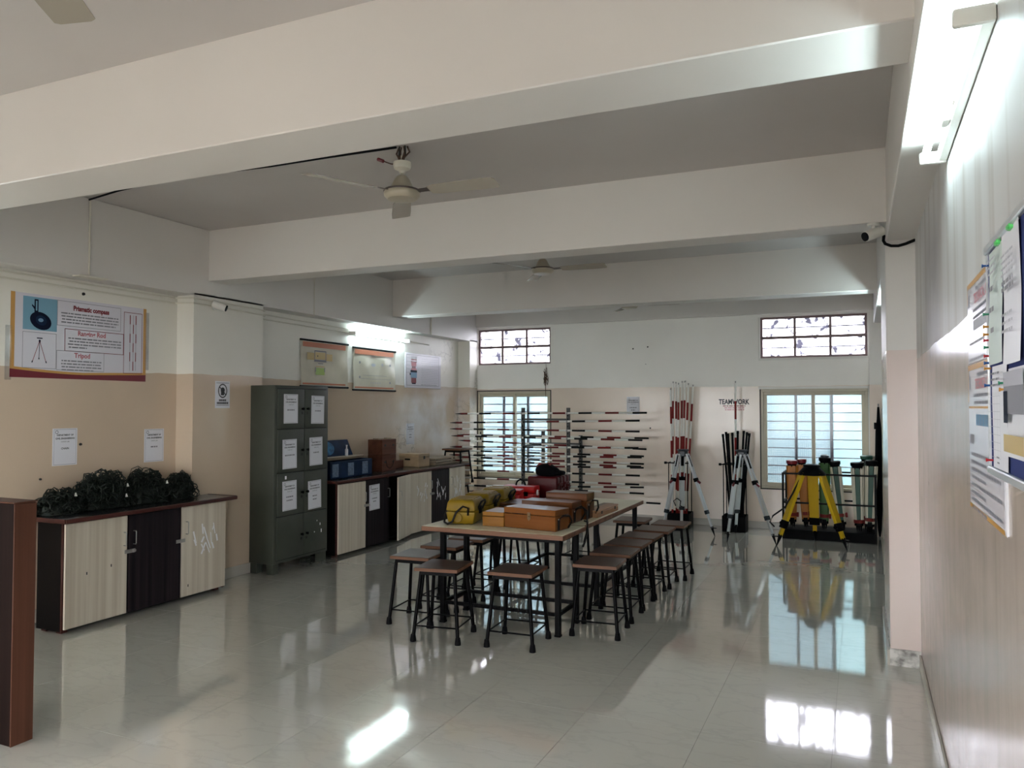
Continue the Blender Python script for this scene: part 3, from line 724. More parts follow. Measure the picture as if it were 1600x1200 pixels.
# ---------------------------------------------------------------- green steel cabinet
t = thing('steel_cabinet', 'tall olive green steel cabinet of eight small doors, papered', 'cabinet', (-5.25, 6.255, 0))
gx0, gx1, ga, gb, gz0, gz1 = -5.405, -5.105, 5.85, 6.665, 0.10, 1.81
MB().box(gx0, gx1, ga, gb, gz0, gz1).build('body', M['green_steel'], t, bevel=0.006, seg=2)
for y in (ga + 0.045, gb - 0.045):
    for x in (gx0 + 0.05, gx1 - 0.05):
        MB().box(x - 0.04, x + 0.04, y - 0.04, y + 0.04, 0, gz0).build('foot', M['green_steel'], t, bevel=0.004)
MB().box(gx1 - 0.004, gx1 + 0.002, ga + 0.03, gb - 0.03, 0.125, 1.785).build('door_gap', M['green_seam'], t)
zz = (0.13, 0.545, 0.962, 1.385, 1.78); ym = 6.275
for r in range(4):
    for k, (a, b) in enumerate(((ga + 0.034, ym - 0.004), (ym + 0.004, gb - 0.034))):
        o = MB().box(gx1 - 0.002, gx1 + 0.012, a, b, zz[r] + 0.005, zz[r + 1] - 0.005).build('door', M['green_steel'], t, bevel=0.004, seg=2)
        y = b - 0.035 if k == 0 else a + 0.035
        kn = MB().tube((gx1 + 0.012, y, (zz[r] + zz[r + 1]) / 2), (gx1 + 0.034, y, (zz[r] + zz[r + 1]) / 2), 0.010, 0.014, n=10)
        kn.build('knob', M['blackplastic'], o)
        MB().box(gx1 + 0.012, gx1 + 0.014, y - 0.012, y + 0.012, (zz[r] + zz[r + 1]) / 2 - 0.055, (zz[r] + zz[r + 1]) / 2 - 0.03).build('lock_plate', M['iron'], o)
        MB().box(gx1 + 0.0115, gx1 + 0.0128, (a + b) / 2 - 0.05, (a + b) / 2 - 0.04, zz[r + 1] - 0.04, zz[r + 1] - 0.034).build('number_mark', M['green_seam'], o)
s = MB()
for y, z, a, b in ((6.0, 0.915, 0.012, 0.016), (6.53, 0.40, 0.006, 0.012), (6.48, 0.44, 0.004, 0.007), (6.44, 0.33, 0.005, 0.006), (6.55, 0.33, 0.007, 0.017)):
    s.box(gx1 + 0.012, gx1 + 0.0128, y - a, y + a, z - b, z + b)
s.build('paint_chip', M['scratch'], t, smooth=False)

# ---------------------------------------------------------------- chain heaps
def chain_heap(label, c, rx, ry, rz, n, seed, tags):
    rr = random.Random(seed)
    t = thing('chain_heap', label, 'chain', c, group='survey chain heaps on the left cabinet')
    b = MB()
    for k in range(n):
        u = rr.uniform(0, 2 * math.pi); el = rr.uniform(0.0, 1.0); rad = rr.uniform(0.45, 0.98)
        px = c[0] + rx * rad * math.cos(u) * math.sqrt(1 - el * el * 0.8); py = c[1] + ry * rad * math.sin(u) * math.sqrt(1 - el * el * 0.8)
        pz = c[2] + 0.012 + rz * el * math.sqrt(max(0.04, 1 - rad * rad * 0.75))
        ra = rr.uniform(0.018, 0.055); e1 = Euler((rr.uniform(0, 3), rr.uniform(0, 3), rr.uniform(0, 3))).to_matrix()
        pts = []
        m = rr.choice((9, 11, 13)); turn = rr.uniform(1.0, 2.2)
        for i in range(m):
            w = 2 * math.pi * turn * i / m
            q = e1 @ Vector((ra * math.cos(w) * rr.uniform(0.8, 1.2), ra * math.sin(w) * rr.uniform(0.8, 1.2), ra * 0.5 * (i / m - 0.5)))
            pts.append((min(max(px + q.x, XL + 0.012), -5.06), py + q.y, max(pz + q.z, c[2] + 0.005)))
        b.path(pts, rr.uniform(0.0024, 0.0052), 4)
    ob = b.build('chain_links', M['chain'], t); ob['kind'] = 'stuff'
    core = MB()
    prof = [(1.0, 0.0), (0.92, 0.35), (0.7, 0.68), (0.38, 0.86), (0.05, 0.92)]
    vs = []; fs = []; nn = 22
    for r, z in prof:
        for k in range(nn):
            w = 2 * math.pi * k / nn; j = rr.uniform(0.82, 1.0)
            vs.append((c[0] + rx * 0.86 * r * j * math.cos(w), c[1] + ry * 0.86 * r * j * math.sin(w), c[2] + 0.002 + rz * 0.86 * z * j))
    for i in range(len(prof) - 1):
        for k in range(nn): fs.append((i * nn + k, i * nn + (k + 1) % nn, (i + 1) * nn + (k + 1) % nn, (i + 1) * nn + k))
    fs += [tuple(range(nn - 1, -1, -1)), tuple(range((len(prof) - 1) * nn, len(prof) * nn))]
    core.add(vs, fs); co = core.build('packed_core', M['chain'], t); co['kind'] = 'stuff'
    for y, z in tags:
        k = MB(); k.prism([(-0.012, 0), (0.012, 0), (0.004, 0.026), (-0.004, 0.026)], 0, 0.002, T=Matrix.Translation((c[0] + rx * 0.95, c[1] + y, c[2] + z)) @ Matrix.Rotation(R(90), 4, 'Z') @ Matrix.Rotation(R(80), 4, 'X'))
        k.build('brass_tag', M['cyc_white'], t)
    return t
zt = 0.8155
chain_heap('low chain heap at the near left end of the left cabinet', (-5.41, 3.90, zt), 0.15, 0.20, 0.165, 190, 1, ((0.02, 0.13),))
chain_heap('large chain heap below the left paper notice', (-5.41, 4.25, zt), 0.155, 0.31, 0.285, 330, 2, ((0.10, 0.08), (0.11, 0.16)))
chain_heap('large chain heap left of the smallest heap on the cabinet', (-5.41, 4.64, zt), 0.155, 0.27, 0.27, 300, 3, ((0.10, 0.15),))
chain_heap('small rounded chain heap at the right end of the cabinet', (-5.38, 4.965, zt), 0.12, 0.145, 0.215, 165, 4, ())

# ---------------------------------------------------------------- things on the far worktop
zt = 0.8152
t = thing('blue_case', 'open blue case with upright lid and three faded labels', 'case', (-5.34, 7.2, zt))
b = MB(); x0, x1, a, bb = -5.46, -5.20, 6.83, 7.62
b.box(x0, x1, a, a + 0.012, zt, zt + 0.19); b.box(x0, x1, bb - 0.012, bb, zt, zt + 0.19); b.box(x0, x0 + 0.012, a, bb, zt, zt + 0.19); b.box(x1 - 0.012, x1, a, bb, zt, zt + 0.19); b.box(x0, x1, a, bb, zt, zt + 0.012)
b.build('body', M['blue'], t, bevel=0.003)
for y in (6.925, 7.205, 7.475):
    MB().box(x1, x1 + 0.0015, y - 0.055, y + 0.055, zt + 0.025, zt + 0.165).build('label_panel', M['blue_pale'], t)
MB().box(x0 - 0.02, x1 - 0.16, a, bb + 0.06, zt + 0.19, zt + 0.222).build('tray', M['wood_grey'], t, bevel=0.003)
l = MB(); l.add([(x0 - 0.01, a, zt + 0.223), (x0 - 0.03, a, zt + 0.223), (x0 - 0.03, bb + 0.0, zt + 0.223), (x0 - 0.01, bb + 0.0, zt + 0.223), (x0 - 0.055, a, zt + 0.405), (x0 - 0.075, a, zt + 0.405), (x0 - 0.075, bb - 0.05, zt + 0.405), (x0 - 0.055, bb - 0.05, zt + 0.405)],
               [(0, 1, 2, 3), (7, 6, 5, 4), (0, 4, 5, 1), (1, 5, 6, 2), (2, 6, 7, 3), (3, 7, 4, 0)])
lo = l.build('lid', M['blue'], t, bevel=0.003)
d = MB(); n = 24; cz = zt + 0.315
d.add([(x0 - 0.0335 + 0.0015 - (cz + 0.075 * math.sin(2 * math.pi * k / n) - cz) * 0.247, 7.17 + 0.115 * math.cos(2 * math.pi * k / n), cz + 0.075 * math.sin(2 * math.pi * k / n)) for k in range(n)], [tuple(range(n))])
d.build('printed_disc', M['blue_bright'], lo, smooth=False)
MB().lathe([(0.018, 0), (0.018, 0.07), (0.008, 0.085), (0.007, 0.11), (0.009, 0.112), (0.009, 0.125)], 12, at=(-5.425, 7.43, zt + 0.2225)).build('bottle', M['paper'])
tag(bpy.data.objects['bottle'], 'small white bottle standing in front of the blue lid', 'bottle')

def plain_box(name, label, cat, cx, cy, z, sx, sy, sz, m, rot=0.0, lid=None, group=None, bevel=0.004):
    t = thing(name, label, cat, (cx, cy, z), (0, 0, R(rot)), group=group)
    lz = sz * 0.72 if lid else sz
    MB().box(-sx / 2, sx / 2, -sy / 2, sy / 2, 0, lz - (0.0015 if lid else 0)).build('body', M[m], t, world=False, bevel=bevel)
    if lid: MB().box(-sx / 2 - 0.001, sx / 2 + 0.001, -sy / 2 - 0.001, sy / 2 + 0.001, lz + 0.0005, sz).build('lid', M[m if lid is True else lid], t, world=False, bevel=bevel)
    return t
for k, (z, lab) in enumerate(((zt, 'lower old brown box of the stacked pair on the worktop'), (zt + 0.204, 'upper old brown box of the stacked pair, notched top edge'))):
    t = plain_box('brown_box', lab, 'box', -5.40, 8.125, z, 0.21, 0.31, 0.203 if k == 0 else 0.185, 'brown_box', group='stacked brown boxes')
    for y in (-0.09, 0.09):
        MB().box(0.105, 0.108, y - 0.02, y + 0.012, 0.10, 0.125).build('clasp', M['iron'], t, world=False)
    if k: MB().box(-0.03, 0.05, -0.16, -0.10, 0.185, 0.20).box(-0.01, 0.07, 0.05, 0.10, 0.185, 0.20).build('cap_block', M['wood_grey'], t, world=False, bevel=0.003)
    else: MB().path([(0.108, -0.08, 0.14), (0.112, -0.06, 0.06), (0.113, 0.0, 0.03), (0.112, 0.06, 0.06), (0.108, 0.1, 0.13)], 0.004, 5).build('carry_strap', M['leather'], t, world=False)
t = plain_box('tan_box', 'tan wooden box with a dark keyhole plate on the worktop', 'box', -5.405, 8.895, zt, 0.30, 0.28, 0.172, 'tan_box', lid=True)
MB().box(0.150, 0.153, -0.02, 0.02, 0.10, 0.14).build('clasp', M['iron'], t, world=False)
MB().box(-0.06, 0.02, -0.143, -0.140, 0.09, 0.11).build('hand_slot', M['carcass'], t, world=False)
for k, (z, dx, lab) in enumerate(((zt, 0.0, 'lower flat board of the pile at the far worktop end'), (zt + 0.0335, 0.01, 'middle flat board of the pile at the far worktop end'), (zt + 0.067, -0.01, 'top pale flat board of the pile at the far worktop end'))):
    t = plain_box('drawing_board', lab, 'board', -5.40 + dx, 9.46, z, 0.30, 0.56 + 0.03 * k, 0.024, 'wood_grey', rot=1.5 * k, group='piled flat boards', bevel=0.002)
    MB().box(-0.12, 0.12, -0.22, -0.19, 0.0245, 0.0325).box(-0.12, 0.12, 0.19, 0.22, 0.0245, 0.0325).build('cleat', M['carcass'], t, world=False) if k < 2 else None
plain_box('flat_box', 'low dark box behind the tan box on the worktop', 'box', -5.50, 8.55, zt, 0.16, 0.20, 0.10, 'brown_box')

# ---------------------------------------------------------------- paper notices
def notice(label, wall, loc, w=0.205, h=0.285, lines=(), rot=None, group='printed department notices', tilt=0.0):
    r = list(wall); 
    t = thing('paper_notice', label, 'notice', loc, tuple(r), group=group)
    if tilt: t.rotation_euler = (Euler(tuple(r)).to_matrix() @ Matrix.Rotation(R(tilt), 3, 'Z')).to_euler()
    MB().box(-w / 2, w / 2, -h / 2, h / 2, 0.0005, 0.0020).build('sheet', M['paper'], t, world=False, smooth=False)
    f = MB(); a = w / 2 - 0.012; bq = h / 2 - 0.008
    for z in (-bq, bq): f.quad(-a, a, z - 0.0012, z + 0.0012, 0.0026)
    for x in (-a, a): f.quad(x - 0.0009, x + 0.0009, -bq, bq, 0.0026)
    for k in range(10):
        w0 = 2 * math.pi * k / 10; w1 = 2 * math.pi * (k + 1) / 10; cx, cy = -a + 0.022, bq - 0.02
        f.add([(cx + 0.014 * math.cos(w0), cy + 0.014 * math.sin(w0), 0.0026), (cx + 0.014 * math.cos(w1), cy + 0.014 * math.sin(w1), 0.0026), (cx + 0.009 * math.cos(w1), cy + 0.009 * math.sin(w1), 0.0026), (cx + 0.009 * math.cos(w0), cy + 0.009 * math.sin(w0), 0.0026)], [(0, 1, 2, 3)])
    f.build('printed_border', M['ink_soft'], t, world=False, smooth=False)
    text('DEPARTMENT OF', t, 'ink', 0, h * 0.5 - 0.052, 0.0175, off=0.0006)
    text('CIVIL ENGINEERING', t, 'ink', 0, h * 0.5 - 0.078, 0.0175, off=0.0006)
    text('SURVEY LAB', t, 'ink', 0, h * 0.5 - 0.103, 0.0125)
    for k, s in enumerate(lines):
        if isinstance(s, str): text(s, t, 'ink', 0, h * 0.5 - 0.155 - k * 0.036, 0.021, off=0.0005)
        else:
            q = MB(); x = -s / 2
            rr = random.Random(int(s * 1000) + k)
            while x < s / 2:
                l = rr.uniform(0.012, 0.03); q.quad(x, min(x + l, s / 2), h * 0.5 - 0.160 - k * 0.034, h * 0.5 - 0.148 - k * 0.034, 0.0026); x += l + 0.005
            q.build('printed_line', M['ink_soft'], t, world=False, smooth=False)
    return t
notice('paper notice reading CHAIN above the left cabinet', ON_LEFT, (XL, 4.075, 1.293), lines=('CHAIN',))
notice('paper notice by the pilaster above the left cabinet', ON_LEFT, (XL, 4.905, 1.268), lines=(0.07,))
gx = gx1 + 0.0125
for label, y, z, ls, tl in (('paper notice on the top left door of the green cabinet', 6.065, 1.583, (0.11,), 0),
                        ('paper notice on the top right door of the green cabinet', 6.478, 1.572, (0.09,), -1),
                        ('paper notice on the second row left door of the green cabinet', 6.053, 1.142, (0.14,), 0.7),
                        ('paper notice on the second row right door of the green cabinet', 6.455, 1.149, (0.085,), 1),
                        ('paper notice with two lines on the third row left door of the green cabinet', 6.056, 0.738, (0.10, 0.09), 1),
                        ('paper notice on the third row right door of the green cabinet', 6.438, 0.71, (0.07, 0.06), 1.5)):
    notice(label, ON_LEFT, (gx, y, z), lines=ls, tilt=tl)
notice('paper notice on the dark door beside the green cabinet', ON_LEFT, (-5.066, 7.47, 0.575), lines=(0.10, 0.06), tilt=1)
notice('narrow paper notice on the damp wall above the tan box', ON_LEFT, (XL, 9.12, 1.235), lines=(0.06, 0.06))
notice('paper notice on the far wall above the topmost rod', ON_BACK, (-2.94, YB, 1.62), w=0.185, h=0.25, lines=(0.10, 0.06))

# no-talking sign
t = thing('prohibition_sign', 'small white sign with a barred head in a black ring on the pilaster', 'sign', (XLB, 5.49, 1.715), ON_LEFT)
MB().box(-0.09, 0.09, -0.125, 0.125, 0.0005, 0.003).build('sheet', M['paper'], t, world=False)
f = MB()
for z in (-0.098, 0.108): f.quad(-0.078, 0.078, z - 0.0018, z + 0.0018, 0.0036)
n = 28
for k in range(n):
    w0, w1 = 2 * math.pi * k / n, 2 * math.pi * (k + 1) / n; cx, cy = 0, 0.035; 
    f.add([(cx + 0.056 * math.cos(w0), cy + 0.066 * math.sin(w0), 0.0036), (cx + 0.056 * math.cos(w1), cy + 0.066 * math.sin(w1), 0.0036), (cx + 0.046 * math.cos(w1), cy + 0.055 * math.sin(w1), 0.0036), (cx + 0.046 * math.cos(w0), cy + 0.055 * math.sin(w0), 0.0036)], [(0, 1, 2, 3)])
f.add([(-0.041, 0.068, 0.0036), (-0.033, 0.074, 0.0036), (0.041, 0.002, 0.0036), (0.033, -0.004, 0.0036)], [(3, 2, 1, 0)])
f.build('ring', M['ink'], t, world=False, smooth=False)
hd = [(-0.022, -0.006), (0.020, -0.006), (0.018, 0.006), (0.024, 0.018), (0.022, 0.032), (0.027, 0.040), (0.023, 0.055), (0.012, 0.066), (-0.006, 0.067), (-0.020, 0.058), (-0.024, 0.042), (-0.020, 0.024), (-0.020, 0.010)]
MB().add([(x, y, 0.0034) for x, y in hd], [tuple(range(len(hd)))]).build('head_silhouette', M['ink'], t, world=False, smooth=False)
for row, (yy, wd) in enumerate(((-0.052, 0.088), (-0.078, 0.14))):
    q = MB(); x = -wd / 2; rr = random.Random(row)
    while x < wd / 2 - 0.004:
        l = rr.uniform(0.008, 0.013); q.quad(x, min(x + l, wd / 2), yy - 0.009, yy + 0.009, 0.0036); x += l + 0.0025
    q.build('caption', M['ink'], t, world=False, smooth=False)
# ---------------------------------------------------------------- wall charts
def rows(parent, x0, x1, y, n, dy, th, m, seed, name='printed_text', gap=0.006, last=1.0):
    q = MB(); rr = random.Random(seed)
    for k in range(n):
        x = x0 + rr.uniform(0, 0.02); e = x1 if k < n - 1 else x0 + (x1 - x0) * last
        while x < e - 0.005:
            l = rr.uniform(0.012, 0.06); q.quad(x, min(x + l, e), y - k * dy - th / 2, y - k * dy + th / 2, 0.0032); x += l + gap
    return q.build(name, M[m], parent, world=False, smooth=False)
def outline(q, x0, x1, y0, y1, w, z=0.0034, m=None):
    q.quad(x0, x1, y0, y0 + w, z, m); q.quad(x0, x1, y1 - w, y1, z, m); q.quad(x0, x0 + w, y0, y1, z, m); q.quad(x1 - w, x1, y0, y1, z, m)

# large instrument poster; its left edge at y 3.635, width 1.17, height 0.62
t = thing('wall_poster', 'large survey instrument poster with orange edges and maroon base', 'poster', (XL, 4.22, 2.13), ON_LEFT)
PW, PH = 1.172, 0.625
def px(u, v): return ((u - 0.5) * PW, (0.5 - v) * PH)      # u right, v down, in the sheet
MB().box(-PW / 2, PW / 2, -PH / 2, PH / 2, 0.0005, 0.0025).build('sheet', M['paper_gloss'], t, world=False, smooth=False)
q = MB()
def pq(q, u0, u1, v0, v1, z=0.0032, m=None):
    a = px(u0, v1); b = px(u1, v0); q.quad(a[0], b[0], a[1], b[1], z, m)
pq(q, 0.0, 0.028, 0.0, 1.0, 0.0030); pq(q, 0.975, 1.0, 0.0, 1.0, 0.0030)
v = MB(); N = 20
top = lambda u: 0.90 + 0.045 * math.sin(min(1, u / 0.5) * math.pi / 2) - 0.035 * max(0, u - 0.5) / 0.5
def ribbon(z, f, g):
    vs = []; fs = []
    for k in range(N + 1):
        u = k / N; a = px(u, f(u)); b = px(u, g(u)); vs += [(a[0], a[1], z), (b[0], b[1], z)]
    for k in range(N): fs.append((2 * k, 2 * k + 1, 2 * k + 3, 2 * k + 2))
    return vs, fs
q.add(*ribbon(0.0032, lambda u: top(u) - 0.03, lambda u: top(u) + 0.01))
q.build('orange_border', M['ink_orange'], t, world=False, smooth=False)
MB().add(*ribbon(0.0035, top, lambda u: 1.0)).build('maroon_base', M['ink_maroon'], t, world=False, smooth=False)
q = MB(); pq(q, 0.078, 0.305, 0.035, 0.43); q.build('compass_photo', M['ink_sky'], t, world=False, smooth=False)
q = MB(); c = px(0.195, 0.315)
n = 26
def ell(q, c, rx, ry, z, rot=0.0, m=None, n=26):
    q.add([(c[0] + rx * math.cos(2 * math.pi * k / n) * math.cos(rot) - ry * math.sin(2 * math.pi * k / n) * math.sin(rot), c[1] + rx * math.cos(2 * math.pi * k / n) * math.sin(rot) + ry * math.sin(2 * math.pi * k / n) * math.cos(rot), z) for k in range(n)], [tuple(range(n))], m)
ell(q, c, 0.086, 0.064, 0.0036, -0.35, 'ink_navy'); ell(q, (c[0] + 0.004, c[1] + 0.004), 0.045, 0.036, 0.0039, -0.35, 'blue')
ell(q, (c[0] + 0.0, c[1] + 0.006), 0.020, 0.014, 0.0042, 0, 'ink_blue')
a = px(0.152, 0.06); q.box(a[0], a[0] + 0.030, a[1] - 0.13, a[1], 0.0035, 0.0038, 'ink_navy'); q.box(a[0] + 0.010, a[0] + 0.021, a[1] - 0.085, a[1] - 0.012, 0.0037, 0.0040, 'ink_sky')
q.add([(a[0] - 0.02, a[1] - 0.04, 0.0037), (a[0] - 0.02, a[1] - 0.052, 0.0037), (a[0] + 0.01, a[1] - 0.09, 0.0037), (a[0] + 0.006, a[1] - 0.06, 0.0037)], [(0, 1, 2, 3)], 'ink_navy')
q.build('compass_picture', M['ink_navy'], t, world=False, smooth=False)
q = MB(); 
for u0, u1, v0, v1 in ((0.078, 0.303, 0.455, 0.885), (0.305, 0.785, 0.035, 0.345), (0.305, 0.655, 0.65, 0.895)):
    a = px(u0, v1); b = px(u1, v0); outline(q, a[0], b[0], a[1], b[1], 0.0035)
q.build('grey_frame', M['ink_soft'], t, world=False, smooth=False)
q = MB()
for u0, u1, v0, v1 in ((0.36, 0.81, 0.375, 0.655), (0.81, 0.965, 0.075, 0.90)):
    a = px(u0, v1); b = px(u1, v0); outline(q, a[0], b[0], a[1], b[1], 0.0045)
q.build('maroon_frame', M['ink_maroon'], t, world=False, smooth=False)
a = px(0.555, 0.115); text('Prismatic compass', t, 'ink_red', a[0], a[1], 0.052, off=0.0026, sx=0.82)
a = px(0.56, 0.425); text('Ranging Rod', t, 'ink_rose', a[0], a[1], 0.052, off=0.0018, sx=0.95)
a = px(0.49, 0.705); text('Tripod', t, 'ink_rose', a[0], a[1], 0.052, off=0.0018, sx=0.95)
for k, (u0, u1, v0, nn, mm, ls) in enumerate(((0.325, 0.765, 0.185, 4, 'ink_soft', 0.95), (0.38, 0.79, 0.49, 4, 'ink_soft', 0.35), (0.33, 0.635, 0.775, 4, 'ink_soft', 0.8))):
    a = px(u0, v0); b = px(u1, v0); rows(t, a[0], b[0], a[1], nn, 0.0235, 0.010, mm, 40 + k, last=ls)
q = MB(); a = px(0.19, 0.555)
q.box(a[0] - 0.022, a[0] + 0.022, a[1] + 0.016, a[1] + 0.024, 0.0034, 0.0038, 'ink_navy'); q.box(a[0] - 0.007, a[0] + 0.007, a[1] - 0.01, a[1] + 0.008, 0.0034, 0.0038, 'ink_navy')
for dx, mm in ((-0.055, 'ink_red'), (0.052, 'ink_red'), (-0.004, 'ink_navy')):
    L_ = 0.16 if mm == 'ink_red' else 0.135
    q.bar((a[0], a[1], 0.0036), (a[0] + dx, a[1] - L_, 0.0036), 0.004, 0.0004, mm); q.bar((a[0] + dx * 0.97, a[1] - L_ * 0.94, 0.0038), (a[0] + dx * 1.05, a[1] - L_ * 1.03, 0.0038), 0.008, 0.0004, 'ink_navy')
q.build('tripod_picture', M['ink_red'], t, world=False, smooth=False)
q = MB()
for u, ph in ((0.862, 0), (0.889, 1), (0.911, 0)):
    for s in range(6):
        if (s + ph) % 2 == 0 or True:
            a = px(u, 0.11 + s * 0.125); mm = ('ink_maroon' if (s + ph) % 2 == 0 else 'ink_faint')
            q.box(a[0] - 0.004, a[0] + 0.004, a[1] - 0.0775, a[1], 0.0034, 0.0038, mm)
q.build('rods_picture', M['ink_maroon'], t, world=False, smooth=False)
M['film'] = glass_mat('clear_tape_film', (0.95, 0.95, 0.95), 0.12, 0.16)
for b_ in ((-PW / 2 - 0.035, -PW / 2 + 0.012, -PH / 2 - 0.02, PH / 2 - 0.25), (PW / 2 - 0.012, PW / 2 + 0.03, -PH / 2 + 0.1, PH / 2 - 0.03)):
    MB().box(*b_, 0.0026, 0.0032).build('clear_tape', M['film'], t, world=False, smooth=False)

def pin(label, cat, wall, loc, r, m, L_=0.012):
    d = Euler(tuple(wall)).to_matrix() @ Vector((0, 0, 1)); p = Vector(loc)
    o = MB().tube(p, p + d * L_, r, r * 0.8, n=8, m=None).build('wall_plug' if cat == 'plug' else 'push_pin', M[m]); tag(o, label, cat, 'wall plugs' if cat == 'plug' else 'push pins on the notice board'); return o
pin('dark screw plug just above the large poster', 'plug', ON_LEFT, (XL, 4.21, 2.495), 0.013, 'iron')
pin('dark screw plug beside the CHAIN notice', 'plug', ON_LEFT, (XL, 4.205, 1.307), 0.011, 'iron')
pin('dark screw plug left of the chain heaps on the tan dado', 'plug', ON_LEFT, (XL, 3.88, 1.06), 0.009, 'iron')

# two hanging charts and one white instrument poster on the left wall
def chart(label, y0, y1, z0, z1, seed, extra):
    w, h = y1 - y0, z1 - z0
    t = thing('hanging_chart', label, 'chart', (XL, (y0 + y1) / 2, (z0 + z1) / 2), ON_LEFT, group='cream wall charts')
    nx, ny = 14, 10; rr = random.Random(seed); vs = []; fs = []
    for j in range(ny + 1):
        for i in range(nx + 1):
            vs.append((-w / 2 + w * i / nx, -h / 2 + h * j / ny, 0.012 + 0.006 * math.sin(i * 0.9 + seed) * math.sin(j * 0.7) + rr.uniform(0, 0.002)))
    for j in range(ny):
        for i in range(nx):
            a = j * (nx + 1) + i; fs.append((a, a + 1, a + nx + 2, a + nx + 1))
    MB().add(vs, fs).build('sheet', M['chart'], t, world=False)
    for s in (-1, 1):
        MB().tube((-w / 2 - 0.012, s * h / 2, 0.014), (w / 2 + 0.012, s * h / 2, 0.014), 0.011, n=10).build('rod', M['blackplastic'], t, world=False)
    q = MB()
    def patch(x0, x1, ya, yb, z, m):
        nn = 10; vs = []; fs = []
        for k in range(nn + 1):
            u = x0 + (x1 - x0) * k / nn; vs += [(u, ya, z), (u, yb, z)]
        for k in range(nn): fs.append((2 * k, 2 * k + 2, 2 * k + 3, 2 * k + 1))
        q.add(vs, fs, m)
    patch(-w / 2 + 0.02, w / 2 - 0.05, h / 2 - 0.075, h / 2 - 0.018, 0.0205, 'ink_rust'); patch(-w / 2 + 0.02, w / 2 - 0.05, -h / 2 + 0.022, -h / 2 + 0.040, 0.0205, 'ink_rust')
    extra(q)
    q.build('printed_chart', M['ink_rust'], t, world=False, smooth=False)
    return t
def ex1(q):
    z = 0.0212
    q.quad(-0.33, -0.20, 0.04, 0.12, z, 'ink_ochre'); q.quad(0.0, 0.12, 0.04, 0.12, z, 'ink_ochre'); q.quad(-0.20, 0.0, 0.05, 0.13, z, 'ink_ochre')
    outline(q, -0.205, 0.005, 0.035, 0.15, 0.012, z + 0.0006, 'ink_soft'); q.quad(-0.155, -0.14, 0.08, 0.095, z + 0.0008, 'ink')
    q.quad(-0.21, 0.01, 0.022, 0.036, z, 'ink_soft'); q.quad(-0.14, -0.05, 0.0, 0.010, z, 'ink_soft')
    q.quad(-0.18, -0.02, -0.125, -0.045, z, 'ink_green'); q.quad(-0.18, -0.02, -0.035, -0.025, z, 'ink_ochre')
    q.quad(-0.19, -0.175, -0.09, -0.04, z + 0.0006, 'ink_soft'); q.quad(-0.03, -0.015, -0.09, -0.04, z + 0.0006, 'ink_soft')
def ex2(q):
    z = 0.0212
    q.quad(-0.27, 0.25, -0.075, -0.071, z, 'ink_soft'); q.quad(-0.33, 0.34, -0.118, -0.115, z, 'ink_soft')
    for x, y in ((-0.34, -0.10), (0.33, -0.155), (-0.34, 0.08), (0.33, 0.07)): q.quad(x - 0.015, x + 0.015, y - 0.014, y + 0.014, z, 'ink_soft')
    for k in range(5): ell(q, (-0.10 + 0.05 * k, -0.165), 0.010, 0.010, z, 0, 'ink_faint', 12)
    ell(q, (-0.05, 0.06), 0.05, 0.02, z, 0, 'ink_faint', 16); ell(q, (0.15, 0.07), 0.02, 0.02, z, 0, 'ink_faint', 14)
chart('cream hanging chart with a green and ochre diagram above the green cabinet', 6.825, 7.675, 1.83, 2.345, 1, ex1)
chart('faded cream hanging chart under the lit tube light', 7.79, 8.715, 1.81, 2.325, 2, ex2)
t = thing('wall_poster', 'white poster of a surveying instrument on the damp left wall', 'poster', (XL, 9.44, 2.10), ON_LEFT)
w, h = 0.97, 0.475
MB().box(-w / 2, w / 2, -h / 2, h / 2, 0.004, 0.022).build('board', M['paper_gloss'], t, world=False, bevel=0.004)
q = MB(); z = 0.0228; outline(q, -w / 2 + 0.03, w / 2 - 0.06, -h / 2 + 0.03, h / 2 - 0.02, 0.006, z, 'ink_soft')
for k, (dx, y0, y1, m) in enumerate(((0.075, 0.155, 0.195, 'paper'), (0.075, 0.14, 0.155, 'ink_rose'), (0.08, 0.115, 0.128, 'ink_maroon'), (0.065, 0.06, 0.115, 'ink_rose'), (0.05, 0.03, 0.06, 'ink_maroon'), (0.07, 0.005, 0.03, 'ink_rose'), (0.085, -0.025, 0.005, 'ink_navy'), (0.08, -0.10, -0.025, 'ink_blue'), (0.065, -0.17, -0.10, 'ink_maroon'), (0.05, -0.185, -0.17, 'ink_navy'))):
    q.quad(-0.27 - dx, -0.27 + dx, y0, y1, z + 0.0006 * (k % 2), m)
q.quad(-0.375, -0.345, -0.065, -0.035, z, 'ink_navy')
for k in range(5): q.quad(-0.46, -0.36, 0.165 - 0.05 * k, 0.173 - 0.05 * k, z, 'ink_faint')
q.build('instrument_picture', M['ink_maroon'], t, world=False, smooth=False)
o = rows(t, -0.08, 0.40, 0.03, 9, 0.024, 0.007, 'ink_faint', 5); o.location.z = 0.0196
o = rows(t, -0.08, 0.40, 0.17, 4, 0.03, 0.005, 'ink_faint', 6); o.location.z = 0.0196
o = rows(t, -0.08, 0.36, -0.19, 1, 0.03, 0.008, 'ink_soft', 8); o.location.z = 0.0196
# damp-streak hairlines stay in the wall material

